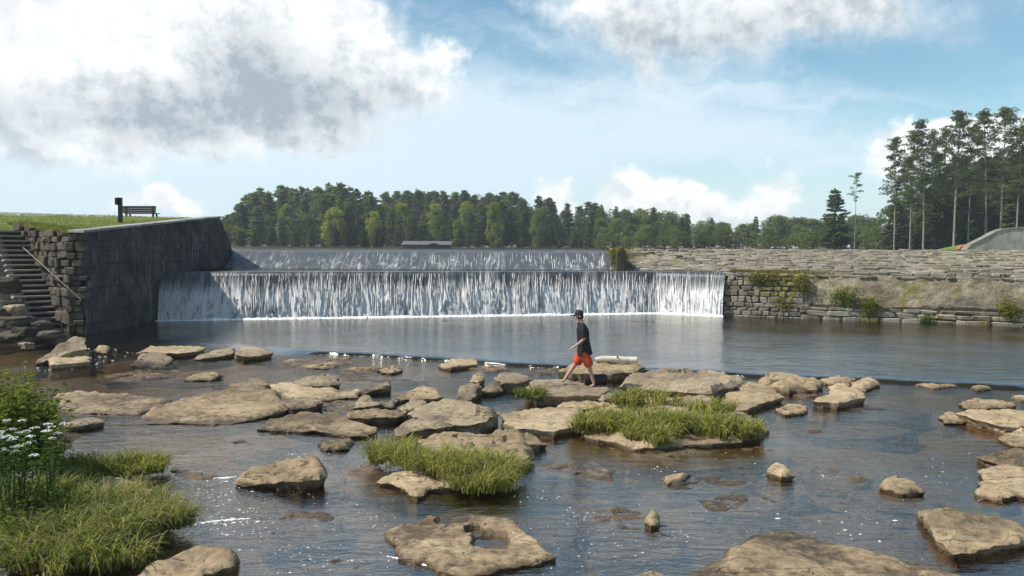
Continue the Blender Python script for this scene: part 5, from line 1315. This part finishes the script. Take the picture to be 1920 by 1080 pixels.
SPARSE = [proto(tall_pine(500, h=24, rad=2.6, bare=.62, clumps=15, trunk_r=.17, dead=9))]
def tree(name, label, cat, group, pr, x, y, z, hgt, native, wid=1.):
    o = empty(name, (x, y, z), rng.uniform(0, 6.283)); s = hgt/native; o.scale = (s*wid, s*wid, s)
    obj('trunk', pr[0], o); obj('crown', pr[1], o); tag(o, label, cat, group); return o
def tree_px(name, label, cat, group, pr, px, ytop, y, native, wid=1., zb=None):
    p = at_y(px, ytop, y); zb = CREST+.2+max(0, y-185)*.012 if zb is None else zb
    return tree(name, label, cat, group, pr, p.x, y, zb, p.z-zb, native, wid)
def skyline(px):                                 # height of the forest edge in the photograph
    pts = [(380, 448), (415, 415), (440, 385), (460, 365), (500, 356), (560, 352), (640, 350), (690, 366), (760, 362), (840, 363), (940, 361), (1000, 370), (1050, 382), (1110, 384), (1160, 388), (1220, 386), (1270, 398), (1330, 408), (1400, 412), (1460, 402), (1500, 402), (1540, 410), (1580, 402), (1640, 400), (1700, 380)]
    if px <= pts[0][0]: return pts[0][1]
    for a, b_ in zip(pts[:-1], pts[1:]):
        if px <= b_[0]: return a[1]+(b_[1]-a[1])*(px-a[0])/(b_[0]-a[0])
    return pts[-1][1]
GM = 'mid green leafy crowns among the pines'; LM = 'mid green leafy crown half hidden among the dark pines'
GF = 'dark conifers of the forest across the lake'; LF = 'dark green pine in the dense forest across the lake'
# back rows fill the mass, front rows carry the texture
for row, (y, step, drop) in enumerate(((275, 19, 2), (258, 20, 0), (240, 22, 3), (222, 24, 9), (206, 28, 22))):
    px = 400+row*7
    while px < 1130:
        q = px+rng.uniform(-8, 8)
        if row == 3 and px < 520: lo_d = 8
        else: lo_d = drop
        yt = skyline(q)+lo_d+(rng.uniform(-6, 9) if row < 2 else rng.uniform(-6, 24))
        edge_ = 1. if px < 700 else .0
        pr = rng.choice(PINES) if (rng.random() < .85 if px < 720 or row == 4 else rng.random() < .6) else rng.choice(HIGHP)
        if row >= 1 and rng.random() < (.30 if px > 690 else .12): tree_px('leafy_tree', LM, 'tree', GM, rng.choice(BROAD+LIGHT[:1]), q, yt+4, y+rng.uniform(-6, 6), 13., rng.uniform(.6, .9))
        else: tree_px('pine_tree', LF, 'tree', GF, pr, q, yt, y+rng.uniform(-6, 6), 17., rng.uniform(.95, 1.45))
        px += step*rng.uniform(.8, 1.2)
GB = 'leafy trees across the lake'; LB = 'rounded green leafy tree on the wooded shore beyond the apron'
for row, (y, step, drop) in enumerate(((285, 24, 0), (255, 25, 5), (228, 27, 16), (204, 30, 32))):
    px = 1118+row*9
    while px < 1640:
        q = px+rng.uniform(-9, 9); yt = skyline(q)+drop+rng.uniform(-6, 8)
        if rng.random() < .22: tree_px('pine_tree', LF, 'tree', GF, rng.choice(PINES), q, yt-2, y, 17., .9)
        else: tree_px('leafy_tree', LB, 'tree', GB, rng.choice(BROAD), q, yt, y+rng.uniform(-6, 6), 13., rng.uniform(.9, 1.3))
        px += step*rng.uniform(.8, 1.2)
# light leafy trees that stand out of the dark forest
tree_px('leafy_tree', 'broad bright yellow green tree standing in front of the dark pines', 'tree', None, LIGHT[0], 628, 388, 192, 13., 1.05)
tree_px('leafy_tree', 'narrow bright yellow green tree right of the broad bright one', 'tree', None, LIGHT[1], 700, 394, 192, 13., .72)
tree_px('leafy_tree', 'tall bright green tree with a ragged crown among dark pines', 'tree', None, LIGHT[2], 928, 376, 194, 13., .62)
GM = 'mid green leafy crowns among the pines'; LM = 'mid green leafy crown half hidden among the dark pines'
for px, yt, y, w_ in ((752, 378, 212, .8), (815, 380, 214, .7), (880, 384, 210, .6), (655, 372, 226, .6), (1008, 392, 206, .6)):
    tree_px('leafy_tree', LM, 'tree', GM, LIGHT[rng.randint(0, 2)] if px in (752, 815) else BROAD[rng.randint(0, 4)], px, yt, y, 13., w_)
tree_px('leafy_tree', 'small yellow tree at the water edge beyond the apron', 'tree', None, YELL[0], 1312, 436, 185, 13., 1.1)
tree_px('pine_tree', 'tallest spiky pine crown on the left forest skyline', 'tree', None, PINES[3], 639, 346, 232, 17., 1.1)
for k_, (dx, dy, hz, hh) in enumerate(((.25, -.9, .05, 1.25), (-.1, -.3, .35, .9))):
    tree('dry_shrub', ('olive shrub rooted where the upper fall meets the slab apron', 'smaller olive shrub above it against the upper fall end')[k_], 'shrub', None, YELL[0], UX1+dx, BK+dy+.4, LEDGE+hz, hh, 13., .75)
GU = 'low bushes along the far shore'; LU = 'low green bush on the far lake shore'
for px in range(1130, 1700, 22): tree_px('shore_bush', LU, 'bush', GU, rng.choice(UNDER), px+rng.uniform(-8, 8), 434+rng.uniform(-10, 12), 182+rng.uniform(-3, 3), 13., rng.uniform(1., 1.6))
for px in list(range(430, 740, 26))+list(range(745, 1125, 22)): tree_px('shore_pine', 'short bushy pine at the far water edge', 'tree', 'short pines at the far water edge', rng.choice(PINES), px+rng.uniform(-8, 8), (422 if px < 740 else 436)+rng.uniform(-14, 14), (192 if px < 740 else 200)+rng.uniform(-3, 3), 17., rng.uniform(1.4, 2.))
for px in range(425, 1135, 15): tree_px('shore_bush', 'dark understorey bush between the far forest trunks', 'bush', 'understorey bushes in the far forest', rng.choice(UNDER), px+rng.uniform(-6, 6), 447+rng.uniform(-5, 8), 213+rng.uniform(-4, 4), 13., rng.uniform(1.5, 2.4))
# right: single big trees
tree_px('pine_tree', 'big layered pine with long horizontal boughs beside the bare trunk', 'tree', None, PINES[0], 1568, 357, 158, 17., 1.25, CREST+.1)
tree_px('pine_tree', 'thin bare trunked pine with a sparse tuft at its top', 'tree', None, SPARSE[0], 1606, 325, 140, 24., .9, CREST+.1)
tree_px('leafy_tree', 'dense dark green tree mass at the left foot of the tall pines', 'tree', None, BROAD[1], 1668, 385, 150, 13., 1.0, CREST+.1)
tree_px('leafy_tree', 'dense dark green bush left of the tall pine trunks', 'tree', None, UNDER[0], 1645, 405, 146, 13., 1.1, CREST+.1)
GT = 'tall bare trunked pines behind the concrete wall'; LT = 'tall straight pine with a bare trunk and high tufted crown'
for px, yt, y, w_ in ((1682, 262, 132, 1.0), (1712, 250, 136, .9), (1738, 228, 130, 1.0), (1752, 252, 140, .9), (1772, 245, 142, .9), (1796, 214, 128, 1.15), (1822, 240, 138, .9), (1856, 212, 132, 1.1), (1884, 208, 126, 1.15), (1913, 240, 124, 1.0), (1935, 222, 128, 1.1), (1960, 214, 130, 1.)):
    tree_px('tall_pine', LT, 'tree', GT, rng.choice(TALL), px, yt, y, 24., w_, CREST+.3)
for px in range(1690, 2010, 17):
    tree_px('tall_pine', LT, 'tree', GT, rng.choice(TALL), px+rng.uniform(-6, 6), 268+max(0, 1800-px)*.28+rng.uniform(0, 50), 150+rng.uniform(-6, 14), 24., .95, CREST+.3)
for px in range(1690, 1990, 19): tree_px('young_pine', 'young bushy pine growing among the tall bare trunks', 'tree', 'young pines under the tall pines', rng.choice(PINES), px+rng.uniform(-7, 7), 392+max(-40, (1700-px)*.3)+rng.uniform(-24, 30), 141+rng.uniform(-5, 8), 17., rng.uniform(1.2, 1.7), CREST+.3)
GD = 'dark pines behind the tall trunks'; LD = 'dark dense pine standing behind the tall bare trunks'
for row in range(3):
    for px in range(1700, 2010, 24): tree_px('pine_tree', LD, 'tree', GD, rng.choice(PINES), px+rng.uniform(-9, 9), 290+max(0, 1830-px)*.62+18*row+rng.uniform(-14, 30), 182-row*7, 17., 1.1, CREST+.3)

# ------------------------------------------------------------------ small things on the far shore
cab = at_y(802, 470, 188); cab.z = CREST+.1
cabin = empty('picnic_shelter', tuple(cab)); tag(cabin, 'low grey roofed shelter under the trees across the lake', 'building')
k_ = 188/FPX
b = MB(); b.box((0, 0, .5), (43*k_, 2.5, .5)); b.build('wall', M['cabinwall'], cabin)
b = MB(); b.add([(-46*k_, -3.2, .9), (46*k_, -3.2, .9), (46*k_, 0, 1.75), (-46*k_, 0, 1.75), (46*k_, 3.2, .9), (-46*k_, 3.2, .9)], [(0, 1, 2, 3), (3, 2, 4, 5), (0, 3, 5), (1, 4, 2)]); b.build('roof', M['roof'], cabin)
b = MB(); b.add([(2*k_, -3.6, .85), (26*k_, -3.6, .85), (14*k_, -3.6, 1.35), (14*k_, -1.2, 1.37)], [(0, 1, 2), (0, 2, 3), (1, 3, 2)]); b.build('gable', M['darkwood'], cabin.children[1] if len(cabin.children) > 1 else cabin)
q = at_y(1673, 466.5, 74); q.z = bank_z(q.x, 74)
b = MB(); b.box((0, 0, .16), (.5, .3, .09)); b.box((-.35, 0, .04), (.06, .2, .1)); b.box((.35, 0, .04), (.06, .2, .1)); o = b.build('stone_bench', M['tread']); o.location = q; tag(o, 'pale low stone slab bench on the grass beyond the apron', 'bench')
q = at_y(1807, 468, 58); q.z = bank_z(q.x, 58)
b_ = bmesh.new(); bmesh.ops.create_icosphere(b_, subdivisions=3, radius=.32)
for v_ in b_.verts: v_.co = Vector((v_.co.x*1.2, v_.co.y, v_.co.z*.75))*(1+.25*fbm(v_.co.x*4, v_.co.y*4, v_.co.z*4))
me = bpy.data.meshes.new('red_boulder'); b_.to_mesh(me); b_.free(); me.materials.append(M['redstone']); o = obj('red_boulder', me, None, q+Vector((0, 0, .15))); tag(o, 'small reddish orange boulder at the end of the concrete wall', 'boulder')

# ------------------------------------------------------------------ thin summer haze
b = MB(); b.box((0, 300, 17), (660, 400, 18.5)); hz = b.build('haze', None); tag(hz, kind='stuff')
m, k, o = material('haze'); pv = k.new('ShaderNodeVolumePrincipled'); pv.inputs['Color'].default_value = (.86, .92, 1, 1); pv.inputs['Density'].default_value = .00042; pv.inputs['Anisotropy'].default_value = .2
k.l.new(pv.outputs[0], o.inputs['Volume']); hz.data.materials.clear(); hz.data.materials.append(m)
